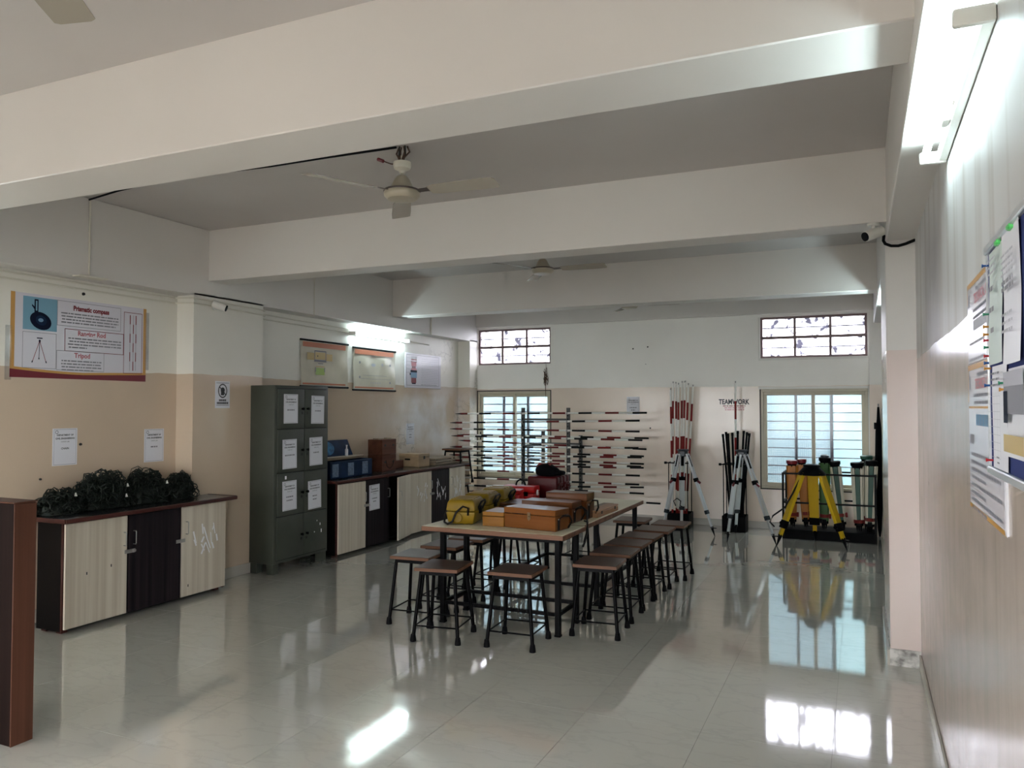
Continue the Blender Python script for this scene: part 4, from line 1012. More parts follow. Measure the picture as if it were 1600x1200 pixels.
# ---------------------------------------------------------------- writing on the far wall
t = thing('wall_lettering', 'TEAMWORK painted in black over red lines on the far wall', 'lettering', (-1.555, YB, 1.655), ON_BACK)
text('TEAMWORK', t, 'ink', 0, 0.012, 0.094, z=0.0015, off=0.0028, sx=0.74)
for k, (wd, y) in enumerate(((0.30, -0.040), (0.27, -0.066), (0.27, -0.092))):
    o = rows(t, -wd / 2, wd / 2, y, 1, 0.03, 0.011, 'ink_red' if k == 0 else 'ink_rose', 60 + k, gap=0.008); o.location.z = -0.002
for k, (x, z, lab) in enumerate(((-2.939, 2.426, 'upper left dark screw hole high on the far wall'), (-2.727, 2.446, 'upper right dark screw hole high on the far wall'), (-2.756, 2.204, 'small screw hole below the pair on the far wall'), (-2.696, 1.304, 'screw hole right of the rod rack on the far dado'))):
    pin(lab, 'plug', ON_BACK, (x, YB + 0.001, z), 0.012 if k != 2 else 0.006, 'iron', 0.006)
g = MB(); rr = random.Random(11)
g.path([(-4.262, YB - 0.012, 2.25), (-4.258, YB - 0.015, 2.16)], 0.002, 4)
for k in range(26):
    z0 = rr.uniform(1.98, 2.15); x0 = -4.262 + rr.uniform(-0.022, 0.022)
    g.path([(x0, YB - 0.02, z0 + 0.04), (x0 + rr.uniform(-0.02, 0.02), YB - 0.03, z0), (x0 + rr.uniform(-0.015, 0.015), YB - 0.02, z0 - 0.06)], rr.uniform(0.002, 0.005), 4)
g.path([(-4.262, YB - 0.02, 2.05), (-4.268, YB - 0.02, 1.90), (-4.262, YB - 0.02, 1.74)], 0.005, 5)
o = g.build('dried_garland', M['dry']); tag(o, 'dried brown garland hanging below the far left vent', 'garland')

# ---------------------------------------------------------------- stools
def make_stool(label):
    t = thing('stool', label, 'stool', (0, 0, 0), group='wooden topped lab stools')
    s = MB(); s.box(-0.155, 0.155, -0.162, 0.162, 0.476, 0.501, None); s.build('seat', M['seat'], t, world=False, bevel=0.003)
    e = MB(); e.box(-0.157, 0.157, -0.1645, -0.1615, 0.478, 0.4985); e.box(-0.157, 0.157, 0.1615, 0.1645, 0.478, 0.4985); e.box(-0.1575, -0.1545, -0.1645, 0.1645, 0.478, 0.4985); e.box(0.1545, 0.1575, -0.1645, 0.1645, 0.478, 0.4985)
    e.build('seat_edge', M['seat_edge'], t, world=False)
    f = MB(); a = 0.125
    for s_ in (-1, 1):
        f.box(-a, a, s_ * a - 0.010, s_ * a + 0.010, 0.448, 0.475); f.box(s_ * a - 0.010, s_ * a + 0.010, -a, a, 0.448, 0.475)
    f.build('seat_frame', M['blackmetal'], t, world=False)
    for sx in (-1, 1):
        for sy in (-1, 1):
            p = (sx * 0.122, sy * 0.122, 0.472); q = (sx * 0.163, sy * 0.163, 0.012)
            lg = MB().tube(p, q, 0.0125, n=10).build('leg', M['blackmetal'], t, world=False)
            MB().lathe([(0.021, 0.0), (0.021, 0.014), (0.0165, 0.045), (0.0145, 0.05)], 12, at=(sx * 0.1625, sy * 0.1625, 0)).build('rubber_foot', M['rubber'], lg, world=False)
    k = 0.163 - 0.041 * (0.105 / 0.46)
    for p, q in (((-k, -k), (k, -k)), ((k, -k), (k, k)), ((k, k), (-k, k)), ((-k, k), (-k, -k))):
        MB().tube((p[0], p[1], 0.105), (q[0], q[1], 0.105), 0.0055, n=6).build('stretcher', M['blackmetal'], t, world=False)
    return t
ST = [(-2.675, 4.805, 8, 'stool at the left of the table front end'),
      (-2.145, 4.885, 3, 'stool standing alone before the middle of the table front edge'),
      (-1.715, 5.36, 4, 'nearest stool of the right hand row beside the table'),
      (-1.735, 5.81, 2, 'second stool from the front in the right row'),
      (-1.745, 6.21, 0, 'third stool from the front in the right row'),
      (-1.740, 6.59, -1, 'fourth stool from the front in the right row'),
      (-1.720, 7.01, 1, 'fifth stool from the front in the right row'),
      (-1.660, 7.40, 0, 'farthest stool of the right row, standing slightly out'),
      (-2.06, 7.50, 2, 'stool behind the far end of the table by the right row'),
      (-3.05, 5.09, 5, 'nearest stool of the left row beside the table'),
      (-3.06, 5.55, 2, 'second stool from the front in the left row'),
      (-3.03, 5.95, 3, 'third stool from the front in the left row'),
      (-3.02, 6.42, -2, 'fourth stool in the left row, mostly under the cases'),
      (-3.00, 6.86, 2, 'farthest stool of the left row under the table'),
      (-2.62, 7.55, -4, 'stool behind the far end of the table at its left')]
st0 = make_stool(ST[0][3]); st0.location = (ST[0][0], ST[0][1], 0); st0.rotation_euler = (0, 0, R(ST[0][2]))
for x, y, r, lab in ST[1:]: copy_thing(st0, (x, y, 0), (0, 0, R(r)), lab)
copy_thing(st0, (-5.36, 10.0 - 0.02, 0), (0, 0, R(1)), 'lower stool of the two stacked beyond the far cabinet', 'stacked stools')
copy_thing(st0, (-5.345, 9.98, 0.502), (0, 0, R(-2)), 'upper stool of the two stacked beyond the far cabinet', 'stacked stools')

# ---------------------------------------------------------------- tables
def table(label, x0, x1, y0, y1, zt, lx0, lx1, ly0, ly1, rail=0.15):
    t = thing('work_table', label, 'table', ((x0 + x1) / 2, (y0 + y1) / 2, 0), group='laminate topped work tables')
    MB().box(x0 + 0.004, x1 - 0.004, y0 + 0.004, y1 - 0.004, zt - 0.030, zt).build('tabletop', M['table_top'], t, bevel=0.003)
    e = MB(); zz = zt - 0.036
    e.box(x0, x1, y0, y0 + 0.008, zz, zt - 0.002); e.box(x0, x1, y1 - 0.008, y1, zz, zt - 0.002); e.box(x0, x0 + 0.008, y0, y1, zz, zt - 0.002); e.box(x1 - 0.008, x1, y0, y1, zz, zt - 0.002)
    e.build('top_edge', M['table_edge'], t, bevel=0.003)
    f = MB()
    for y in (ly0, ly1): f.box(lx0, lx1, y - 0.012, y + 0.012, zt - 0.062, zt - 0.036)
    for x in (lx0, lx1): f.box(x - 0.012, x + 0.012, ly0, ly1, zt - 0.062, zt - 0.036)
    f.build('top_frame', M['blackmetal'], t)
    for x in (lx0, lx1):
        for y in (ly0, ly1):
            lg = MB().box(x - 0.019, x + 0.019, y - 0.019, y + 0.019, 0.012, zt - 0.036).build('leg', M['blackmetal'], t, bevel=0.003)
            MB().box(x - 0.021, x + 0.021, y - 0.021, y + 0.021, 0, 0.014).build('foot_cap', M['rubber'], lg)
    for y in (ly0, ly1): MB().box(lx0 + 0.019, lx1 - 0.019, y - 0.012, y + 0.012, rail - 0.012, rail + 0.012).build('rail', M['blackmetal'], t)
    for x in (lx0, lx1): MB().box(x - 0.012, x + 0.012, ly0 + 0.019, ly1 - 0.019, rail - 0.012, rail + 0.012).build('rail', M['blackmetal'], t)
    return t
ZT = 0.71
table('nearer work table under the large wooden instrument box', -3.02, -1.885, 5.07, 5.555, ZT, -2.86, -1.945, 5.125, 5.50)
table('farther work table carrying the dark red cases', -3.06, -1.905, 5.575, 7.32, ZT, -2.86, -1.965, 6.05, 7.22)

# ---------------------------------------------------------------- instrument boxes on the tables
def instr_box(label, cx, cy, sx, sy, sz, m, rot, strap=True, hasp_on=True):
    t = thing('instrument_box', label, 'box', (cx, cy, ZT), (0, 0, R(rot)), group='wooden instrument boxes on the table')
    lz = sz * 0.70
    MB().box(-sx / 2, sx / 2, -sy / 2, sy / 2, 0.001, lz - 0.0015).build('body', M[m], t, world=False, bevel=0.003)
    MB().box(-sx / 2, sx / 2, -sy / 2, sy / 2, lz + 0.0015, sz).build('lid', M[m], t, world=False, bevel=0.003)
    MB().box(-sx / 2 + 0.004, sx / 2 - 0.004, -sy / 2 + 0.004, sy / 2 - 0.004, lz - 0.002, lz + 0.002).build('lid_joint', M['carcass'], t, world=False)
    if hasp_on:
        h = MB(); y = -sy / 2
        h.box(-0.013, 0.013, y - 0.004, y, lz - 0.030, lz + 0.016); h.add([(-0.012, y - 0.004, lz - 0.030), (0.012, y - 0.004, lz - 0.030), (0.0, y - 0.004, lz - 0.045)], [(0, 2, 1)])
        h.tube((0, y - 0.004, lz - 0.012), (0, y - 0.014, lz - 0.012), 0.005, n=8); h.build('hasp', M['brass'], t, world=False)
        MB().box(-sx * 0.33, -sx * 0.10, y - 0.0012, y, lz + 0.002, lz + 0.004).build('inlay_line', M['carcass'], t, world=False)
    if strap:
        x = sx / 2; b = MB()
        b.path([(x + 0.004, -sy * 0.28, 0.015), (x + 0.006, -sy * 0.28, lz * 0.8), (x + 0.030, -sy * 0.20, lz * 1.05), (x + 0.055, sy * 0.05, lz * 1.0), (x + 0.05, sy * 0.25, lz * 0.6), (x + 0.010, sy * 0.34, 0.012)], 0.0075, 6)
        b.box(x, x + 0.005, -sy * 0.28 - 0.014, -sy * 0.28 + 0.014, 0.008, lz * 0.78)
        b.build('strap', M['leather'], t, world=False)
        MB().box(x + 0.005, x + 0.009, -sy * 0.28 - 0.012, -sy * 0.28 + 0.012, lz * 0.76, lz * 0.84).build('buckle', M['steel'], t, world=False)
    return t
instr_box('large varnished instrument box with a hasp at the table front edge', -2.195, 5.335, 0.44, 0.205, 0.152, 'box_wood', -9)
instr_box('small honey coloured wooden box left of the large varnished box', -2.515, 5.39, 0.175, 0.27, 0.108, 'box_wood_y', 2, strap=False, hasp_on=False)
b2 = instr_box('second varnished instrument box directly behind the large one', -2.225, 5.72, 0.43, 0.19, 0.160, 'box_wood2', -3)
MB().path([(0.215, -0.03, 0.10), (0.26, -0.02, 0.13), (0.29, 0.02, 0.09), (0.32, -0.05, 0.01), (0.335, -0.10, -0.06), (0.330, -0.14, -0.12), (0.318, -0.13, -0.155), (0.322, -0.10, -0.12), (0.328, -0.07, -0.05), (0.315, -0.03, 0.012), (0.27, 0.02, 0.012)], 0.008, 6).build('long_strap', M['leather'], b2, world=False)
instr_box('third wooden instrument box, tallest, behind the two varnished ones', -2.155, 5.955, 0.35, 0.18, 0.205, 'box_wood2', -1, hasp_on=False)
t = plain_box('flat_wooden_case', 'long pale flat wooden case with two dark latches on the table', 'case', -1.975, 6.26, ZT + 0.0005, 0.095, 0.52, 0.056, 'case_pale', rot=-2, lid=True)
for y in (-0.16, 0.17): MB().box(0.0475, 0.0505, y - 0.013, y + 0.013, 0.022, 0.046).build('latch', M['iron'], t, world=False)
t = plain_box('flat_wooden_case', 'thin grey plywood slab left of the pale flat case', 'case', -2.10, 6.47, ZT + 0.0005, 0.10, 0.62, 0.026, 'wood_grey', rot=-3)
MB().tube((0.0, -0.24, 0.027), (0.0, -0.20, 0.060), 0.012, n=10).build('knob', M['steel'], t, world=False)
t = plain_box('flat_wooden_box', 'low glossy lidded box between the red case and third wooden box', 'box', -2.66, 6.10, ZT + 0.0005, 0.24, 0.34, 0.086, 'box_wood2', rot=-6, lid=True)
plain_box('flat_wooden_box', 'low glossy lidded box behind the second varnished box', 'box', -2.40, 6.24, ZT + 0.0005, 0.24, 0.30, 0.098, 'box_wood2', rot=3, lid=True)

# ---------------------------------------------------------------- mustard plastic cases
def yellow_case(label, cx, cy, rot):
    t = thing('instrument_case', label, 'case', (cx, cy, ZT), (0, 0, R(rot)), group='mustard instrument cases')
    w, d, h = 0.115, 0.155, 0.19
    def ring(z, k, kk=1.0): return [(-w * k, -d * kk, z), (w * k, -d * kk, z), (w * k, d * kk, z), (-w * k, d * kk, z)]
    lv = [ring(0.004, 0.82, 0.86), ring(0.03, 0.90, 0.93), ring(0.098, 1.0, 1.0)]
    def loft(lv):
        vs = [p for l in lv for p in l]; fs = [(3, 2, 1, 0)]
        for i in range(len(lv) - 1):
            for k in range(4): fs.append((4 * i + k, 4 * i + (k + 1) % 4, 4 * i + 4 + (k + 1) % 4, 4 * i + 4 + k))
        n = 4 * (len(lv) - 1); fs.append((n, n + 1, n + 2, n + 3)); return vs, fs
    MB().add(*loft(lv)).build('base', M['yellow_case'], t, world=False, bevel=0.010, seg=2)
    lv = [ring(0.102, 1.0, 1.0), ring(0.165, 0.93, 0.95), ring(0.187, 0.80, 0.88)]
    MB().add(*loft(lv)).build('lid', M['yellow_case'], t, world=False, bevel=0.012, seg=2)
    r = MB()
    for y in (-0.10, -0.035, 0.035, 0.10): r.box(-w * 0.74, w * 0.74, y - 0.017, y + 0.017, 0.184, 0.192)
    r.build('lid_rib', M['yellow_case'], t, world=False, bevel=0.003)
    MB().tube((-0.02, -d - 0.010, 0.055), (-0.02, -d + 0.02, 0.055), 0.036, n=18).build('end_boss', M['yellow_case'], t, world=False, bevel=0.003)
    MB().box(w - 0.004, w + 0.010, -0.030, 0.030, 0.075, 0.13).build('latch', M['blackplastic'], t, world=False, bevel=0.003)
    for s in (-1,):
        MB().path([(0.06, -d * 1.0, 0.075), (0.065, -d - 0.014, 0.13), (0.03, -d - 0.035, 0.145), (-0.02, -d - 0.04, 0.10), (-0.05, -d - 0.045, 0.03), (-0.09, -d - 0.03, 0.010), (-0.14, -d + 0.05, 0.012), (-0.15, -d + 0.10, 0.06), (-0.13, -d + 0.12, 0.11), (-0.112, -d + 0.13, 0.13)], 0.0085, 6).build('strap', M['leather'], t, world=False)
    MB().path([(w * 0.95, 0.06, 0.10), (w + 0.025, 0.07, 0.155), (w + 0.03, 0.02, 0.175), (w + 0.02, -0.04, 0.165), (w * 0.97, -0.06, 0.11)], 0.008, 6).build('carry_handle', M['leather'], t, world=False)
    return t
yellow_case('nearest mustard plastic case at the table corner, strap hanging', -2.80, 5.37, 12)
yellow_case('middle mustard plastic case in the row of three', -2.865, 5.78, 8)
yellow_case('farthest mustard plastic case beside the red cases', -2.905, 6.18, 6)

# ---------------------------------------------------------------- red cases and bag
t = thing('red_case', 'bright red plastic case with black ring handle on the table', 'case', (-2.95, 6.78, ZT), (0, 0, R(6)))
MB().box(-0.16, 0.16, -0.095, 0.095, 0.002, 0.085).build('base', M['redplastic'], t, world=False, bevel=0.008, seg=2)
MB().box(-0.163, 0.163, -0.098, 0.098, 0.089, 0.148).build('lid', M['redplastic'], t, world=False, bevel=0.010, seg=2)
MB().path([(0.045 * math.cos(k * math.pi / 9), 0.0, 0.150 + 0.052 * math.sin(k * math.pi / 9)) for k in range(10)], 0.008, 8).build('handle', M['blackplastic'], t, world=False)
MB().box(0.05, 0.10, -0.102, -0.094, 0.06, 0.10).build('latch', M['blackplastic'], t, world=False)
MB().box(0.160, 0.17, -0.02, 0.03, 0.06, 0.11).build('side_label', M['paper'], t, world=False)
t = thing('red_case', 'small flat topped red case before the bright red one', 'case', (-2.955, 6.50, ZT), (0, 0, R(10)))
MB().box(-0.13, 0.13, -0.09, 0.09, 0.002, 0.10).build('base', M['redplastic'], t, world=False, bevel=0.008, seg=2)
MB().box(-0.133, 0.133, -0.093, 0.093, 0.103, 0.138).build('lid', M['redplastic'], t, world=False, bevel=0.008, seg=2)
for k, (y, lab) in enumerate(((7.035, 'front dark red upright case behind the wooden boxes'), (7.215, 'rear dark red upright case, mostly hidden by the front one'))):
    t = thing('maroon_case', lab, 'case', (-2.80, y, ZT), group='dark red upright cases')
    MB().box(-0.155, 0.155, -0.085, -0.004, 0.002, 0.222).build('shell_half', M['darkred'], t, world=False, bevel=0.018, seg=3)
    MB().box(-0.155, 0.155, 0.004, 0.084, 0.002, 0.222).build('shell_half', M['darkred'], t, world=False, bevel=0.018, seg=3)
    MB().box(-0.152, 0.152, -0.006, 0.006, 0.010, 0.216).build('seam', M['carcass'], t, world=False)
    for z in (0.06, 0.15): MB().box(0.150, 0.163, -0.06, 0.06, z - 0.012, z + 0.012).build('latch', M['darkred'], t, world=False, bevel=0.003)
    MB().path([(0.155, -0.05, 0.10), (0.178, -0.04, 0.105), (0.178, 0.04, 0.115), (0.155, 0.05, 0.12)], 0.007, 6).build('handle', M['darkred'], t, world=False)
t = thing('cloth_bag', 'slumped black bag with a red top lying on the dark red cases', 'bag', (-2.795, 7.10, ZT + 0.222))
vs = []; fs = []; n = 26; prof = [(0.90, 0.004), (1.0, 0.025), (0.98, 0.06), (0.80, 0.095), (0.45, 0.112), (0.05, 0.118)]; rr = random.Random(5)
for i, (r, z) in enumerate(prof):
    for k in range(n):
        a = 2 * math.pi * k / n; f = 1 + 0.07 * math.sin(3 * a + i) + rr.uniform(-0.02, 0.02)
        x = 0.135 * r * f * math.cos(a); zz = z * (1.0 - 0.42 * max(0.0, x / 0.135))
        vs.append((x, 0.10 * r * f * math.sin(a), zz))
for i in range(len(prof) - 1):
    for k in range(n): fs.append((i * n + k, i * n + (k + 1) % n, (i + 1) * n + (k + 1) % n, (i + 1) * n + k))
fs += [tuple(range(n - 1, -1, -1)), tuple(range((len(prof) - 1) * n, len(prof) * n))]
MB().add(vs, fs).build('body', M['cloth_black'], t, world=False)
MB().add([(-0.105, -0.062, 0.088), (0.03, -0.070, 0.082), (0.04, -0.02, 0.112), (-0.09, -0.02, 0.121)], [(0, 1, 2, 3)]).build('red_flap', M['redstrap'], t, world=False)
MB().path([(0.09, -0.05, 0.03), (0.13, -0.06, 0.045), (0.155, -0.02, 0.03), (0.15, 0.03, 0.028), (0.11, 0.05, 0.03)], 0.020, 8).build('side_pouch', M['cloth_black'], t, world=False)
# ---------------------------------------------------------------- rod rack and ranging rods
FY, BY = 10.17, 10.40
t = thing('rod_rack', 'grey slotted steel rack holding the striped rods', 'rack', (-4.06, 10.29, 0))
def post(x, y, z1, w=0.022):
    b = MB(); b.box(x - w, x + w, y - 0.003, y + 0.003, 0.0, z1); b.box(x - w, x - w + 0.005, y - 0.003, y + 0.035, 0.0, z1); b.box(x + w - 0.005, x + w, y - 0.003, y + 0.035, 0.0, z1)
    po = b.build('post', M['rack_grey'], t, bevel=0.001)
    h = MB(); z = 0.08
    while z < z1 - 0.03:
        h.box(x - 0.006, x + 0.006, y - 0.0045, y - 0.0028, z - 0.012, z + 0.012); z += 0.05
    h.build('slot', M['carcass'], po, smooth=False)
for x in (-4.405, -3.72): post(x, FY + 0.028, 1.59)
post(-4.19, BY + 0.028, 1.27); post(-3.62, BY + 0.028, 1.20)
for z in (1.425, 0.30): MB().box(-4.405, -3.72, FY + 0.032, FY + 0.052, z - 0.014, z + 0.014).build('cross_bar', M['rack_grey'], t)
MB().box(-4.19, -3.62, BY + 0.032, BY + 0.05, 1.06, 1.09).build('cross_bar', M['rack_grey'], t)
for xa, xb in ((-4.405, -4.19), (-3.72, -3.62)):
    for z in (0.10, 1.05): MB().bar((xa, FY + 0.045, z), (xb, BY + 0.03, z), 0.02, 0.02).build('cross_bar', M['rack_grey'], t)
F = [(-5.484, 1.501, -2.597, 1.524), (-5.57, 1.367, -2.696, 1.419), (-5.57, 1.277, -2.697, 1.273), (-5.548, 1.174, -2.659, 1.158), (-5.57, 1.012, -2.712, 1.055), (-5.58, 0.892, -2.669, 0.929), (-5.57, 0.813, -2.678, 0.806), (-5.57, 0.676, -2.696, 0.686), (-5.57, 0.563, -2.705, 0.567), (-5.57, 0.455, -2.641, 0.451)]
B = [(-5.57, 1.181, -2.632, 1.175), (-5.555, 1.098, -2.663, 1.027), (-5.57, 0.947, -2.699, 0.93), (-5.57, 0.849, -2.7, 0.826), (-5.555, 0.722, -2.703, 0.774), (-5.555, 0.418, -2.701, 0.509), (-5.399, 0.344, -2.474, 0.301)]
ordw = ['topmost', 'second', 'third', 'fourth', 'fifth', 'sixth', 'seventh', 'eighth', 'ninth', 'lowest']
pegs = MB()
def rod(label, p, q, red0=True, group='striped rods on the rack'):
    """banded rod from its pointed shoe p to its butt q"""
    p = Vector(p); q = Vector(q); d = (q - p); L = d.length; d = d / L
    t = thing('ranging_rod', label, 'rod', tuple((p + q) / 2), group=group)
    b = MB(); n = 15; s0 = 0.02; seg = (L - s0) / n
    for k in range(n):
        m = ('rod_red', 'rod_white', 'rod_black', 'rod_white')[k % 4]
        b.tube(p + d * (0.095 if k == 0 else s0 + seg * k), p + d * (s0 + seg * (k + 1)), 0.0128, n=8, m=m, caps=(k == n - 1))
    b.build('striped_shaft', M['rod_white'], t)
    MB().tube(p, p + d * 0.11, 0.0022, 0.0135, n=8).build('pointed_shoe', M['iron'], t)
    return t
for k, (x0, z0, x1, z1) in enumerate(F):
    rod('%s striped rod in the front row of the rack, counted from the top' % ordw[k], (x0, FY, z0), (x1, FY, z1))
    for x in (-4.405, -3.72):
        z = z0 + (z1 - z0) * (x - x0) / (x1 - x0); pegs.box(x - 0.011, x + 0.011, FY - 0.016, FY + 0.03, z - 0.018, z - 0.0132)
        pegs.box(x - 0.011, x + 0.011, FY - 0.018, FY - 0.0135, z - 0.018, z + 0.012)
ordb = ['topmost', 'second', 'third', 'fourth', 'fifth', 'sixth', 'lowest']
for k, (x0, z0, x1, z1) in enumerate(B):
    rod('%s striped rod in the rear row of the rack, counted from the top' % ordb[k], (x0, BY, z0), (x1, BY, z1))
    for x in (-4.19, -3.62):
        z = z0 + (z1 - z0) * (x - x0) / (x1 - x0); pegs.box(x - 0.011, x + 0.011, BY - 0.016, BY + 0.03, z - 0.018, z - 0.0132)
po = pegs.build('rod_bracket', M['steel_dull'], bpy.data.objects['rod_rack']); po['kind'] = 'stuff'

# ---------------------------------------------------------------- upright staff stands
def stand(label, cx, cy):
    t = thing('staff_stand', label, 'stand', (cx, cy, 0), group='black staff stands')
    b = MB(); w = 0.145; z1 = 0.20
    b.box(-w, w, -w, w, 0.0, 0.012); b.box(-w, w, -w, -w + 0.006, 0, z1); b.box(-w, w, w - 0.006, w, 0, z1); b.box(-w, -w + 0.006, -w, w, 0, z1); b.box(w - 0.006, w, -w, w, 0, z1)
    b.build('base_box', M['blackplastic'], t, world=False, bevel=0.004)
    for sx in (-1, 1):
        for sy in (-1, 1): MB().tube((sx * 0.125, sy * 0.125, 0.19), (sx * 0.125, sy * 0.125, 0.86), 0.006, n=8).build('upright', M['blackmetal'], t, world=False)
    r = MB(); k = 0.13
    for a, c in (((-k - 0.05, -k), (k + 0.01, -k)), ((-k, k), (k, k)), ((-k, -k), (-k, k)), ((k, -k), (k, k))): r.tube((a[0], a[1], 0.86), (c[0], c[1], 0.86), 0.008, n=8)
    r.build('top_ring', M['blackmetal'], t, world=False)
    MB().tube((-k - 0.05, -k, 0.86), (-k - 0.02, -k, 0.86), 0.017, n=10).build('ring_knob', M['blackplastic'], t, world=False)
    return t
S1 = (-2.215, 10.43); S2 = (-1.505, 10.43)
stand('black floor stand holding the tall red and white poles', *S1)
stand('black floor stand holding the black staffs', *S2)
def pole(label, p, q, group='red and white poles in the stand', flip=0):
    p = Vector(p); q = Vector(q); d = q - p; L = d.length; d = d / L
    t = thing('ranging_pole', label, 'pole', tuple(p), group=group)
    b = MB(); n = 8
    for k in range(n): b.tube(p + d * (L * k / n), p + d * (L * (k + 1) / n), 0.0135, n=8, m=('pole_red', 'rod_white')[(k + flip) % 2], caps=(k in (0, n - 1)))
    b.build('banded_shaft', M['rod_white'], t)
    MB().tube(q, q + d * 0.025, 0.006, 0.010, n=8).build('head_knob', M['steel_dull'], t)
    return t
PT = [(-2.345, 1.83, -2.30), (-2.318, 1.92, -2.315), (-2.285, 1.915, -2.268), (-2.238, 1.90, -2.235), (-2.196, 1.925, -2.212), (-2.170, 1.925, -2.185), (-2.146, 1.93, -2.205), (-2.112, 1.895, -2.17), (-2.056, 1.875, -2.15)]
nm = ['leftmost', 'second', 'third', 'fourth', 'fifth', 'sixth', 'seventh', 'eighth', 'rightmost']
for k, (xt, z, xb) in enumerate(PT):
    yt = 10.505 + 0.03 * (k % 3 - 1)
    pole('%s red and white pole in the left stand, from the left' % nm[k], (xb, 10.40 + 0.05 * (k % 3 - 1), 0.013), (xt, yt, z))
pole('single red and white pole standing among the black staffs', (-1.50, 10.46, 0.013), (-1.497, 10.50, 1.915))
BT = [(-1.658, 1.246, -1.545), (-1.625, 1.272, -1.53), (-1.593, 1.255, -1.52), (-1.544, 1.264, -1.50), (-1.468, 1.29, -1.485), (-1.397, 1.291, -1.465), (-1.352, 1.275, -1.45), (-1.326, 1.259, -1.44)]
for k, (xt, z, xb) in enumerate(BT):
    t = thing('black_staff', '%s black staff in the right stand, from the left' % nm[k if k < 7 else 8], 'staff', (xb, 10.43, 0.012), group='black staffs in the stand')
    p = Vector((xb, 10.41 + 0.045 * (k % 2), 0.013)); q = Vector((xt, 10.47 + 0.04 * (k % 2), z))
    MB().tube(p, q, 0.014, n=8).build('staff_tube', M['blackplastic'], t)
    MB().tube(q - (q - p).normalized() * 0.04, q, 0.0165, n=8).build('end_cap', M['rubber'], t)

# ---------------------------------------------------------------- tripods standing open
def tripod_alu(label, head, feet, spread=0.06):
    H = Vector(head)
    t = thing('survey_tripod', label, 'tripod', (H.x, H.y, 0), group='silver survey tripods')
    hd = MB(); hd.lathe([(0.055, -0.005), (0.075, 0.0), (0.078, 0.012), (0.07, 0.018)], 6, at=(H.x, H.y, H.z - 0.018)); hd.build('head_plate', M['bluegrey'], t)
    MB().lathe([(0.045, -0.075), (0.062, -0.06), (0.062, -0.012), (0.05, 0.0)], 6, at=(H.x, H.y, H.z - 0.015)).build('hinge_block', M['bluegrey'], t)
    for k, f in enumerate(feet):
        Fv = Vector((f[0], f[1], 0.0)); out = Vector((f[0] - H.x, f[1] - H.y, 0)).normalized(); P = H + out * spread + Vector((0, 0, -0.055))
        d = (Fv - P).normalized(); L = (Fv - P).length; side = d.cross(out).normalized()
        u = MB()
        for s in (-1, 1): u.bar(P + side * 0.026 * s, P + d * (L * 0.72) + side * 0.026 * s, 0.014, 0.024, up=tuple(out))
        lg = u.build('leg', M['alu'], t)
        MB().bar(P + d * (L * 0.02), P + d * (L * 0.16), 0.042, 0.012, up=tuple(out)).build('leg_bridge', M['blackplastic'], lg)
        MB().bar(P + d * (L * 0.30), P + d * (L * 0.345), 0.078, 0.034, up=tuple(out)).build('leg_collar', M['blackplastic'], lg)
        MB().bar(P + d * (L * 0.33) + out * 0.012, P + d * (L * 0.36) + out * 0.045, 0.026, 0.012, up=tuple(side)).build('lever', M['ink_maroon'], lg)
        MB().bar(P + d * (L * 0.345), P + d * (L * 0.90), 0.034, 0.018, up=tuple(out)).build('lower_leg', M['alu'], lg)
        MB().bar(P + d * (L * 0.69), P + d * (L * 0.735), 0.070, 0.032, up=tuple(out)).build('clamp', M['bluegrey'], lg)
        MB().tube(P + d * (L * 0.885), Fv, 0.020, 0.004, n=10).build('spike', M['blackplastic'], lg)
        MB().bar(P + d * (L * 0.90) + out * 0.010, P + d * (L * 0.90) + out * 0.055, 0.03, 0.008, up=tuple(d)).build('foot_step', M['blackplastic'], lg)
    return t
a1 = tripod_alu('silver tripod before the red and white poles, partly behind stools', (-2.075, 9.95, 1.062), ((-1.668, 9.86), (-2.30, 9.72), (-2.16, 10.235)))
MB().path([(-2.14, 9.80, 0.36), (-2.16, 9.78, 0.42), (-2.12, 9.79, 0.455), (-2.08, 9.82, 0.42), (-2.09, 9.83, 0.36), (-2.05, 9.88, 0.33)], 0.007, 6).build('carry_strap', M['leather'], a1)
tripod_alu('silver tripod before the black staffs, legs wide apart', (-1.331, 9.80, 1.080), ((-1.466, 9.50), (-0.915, 9.54), (-1.47, 10.21)))

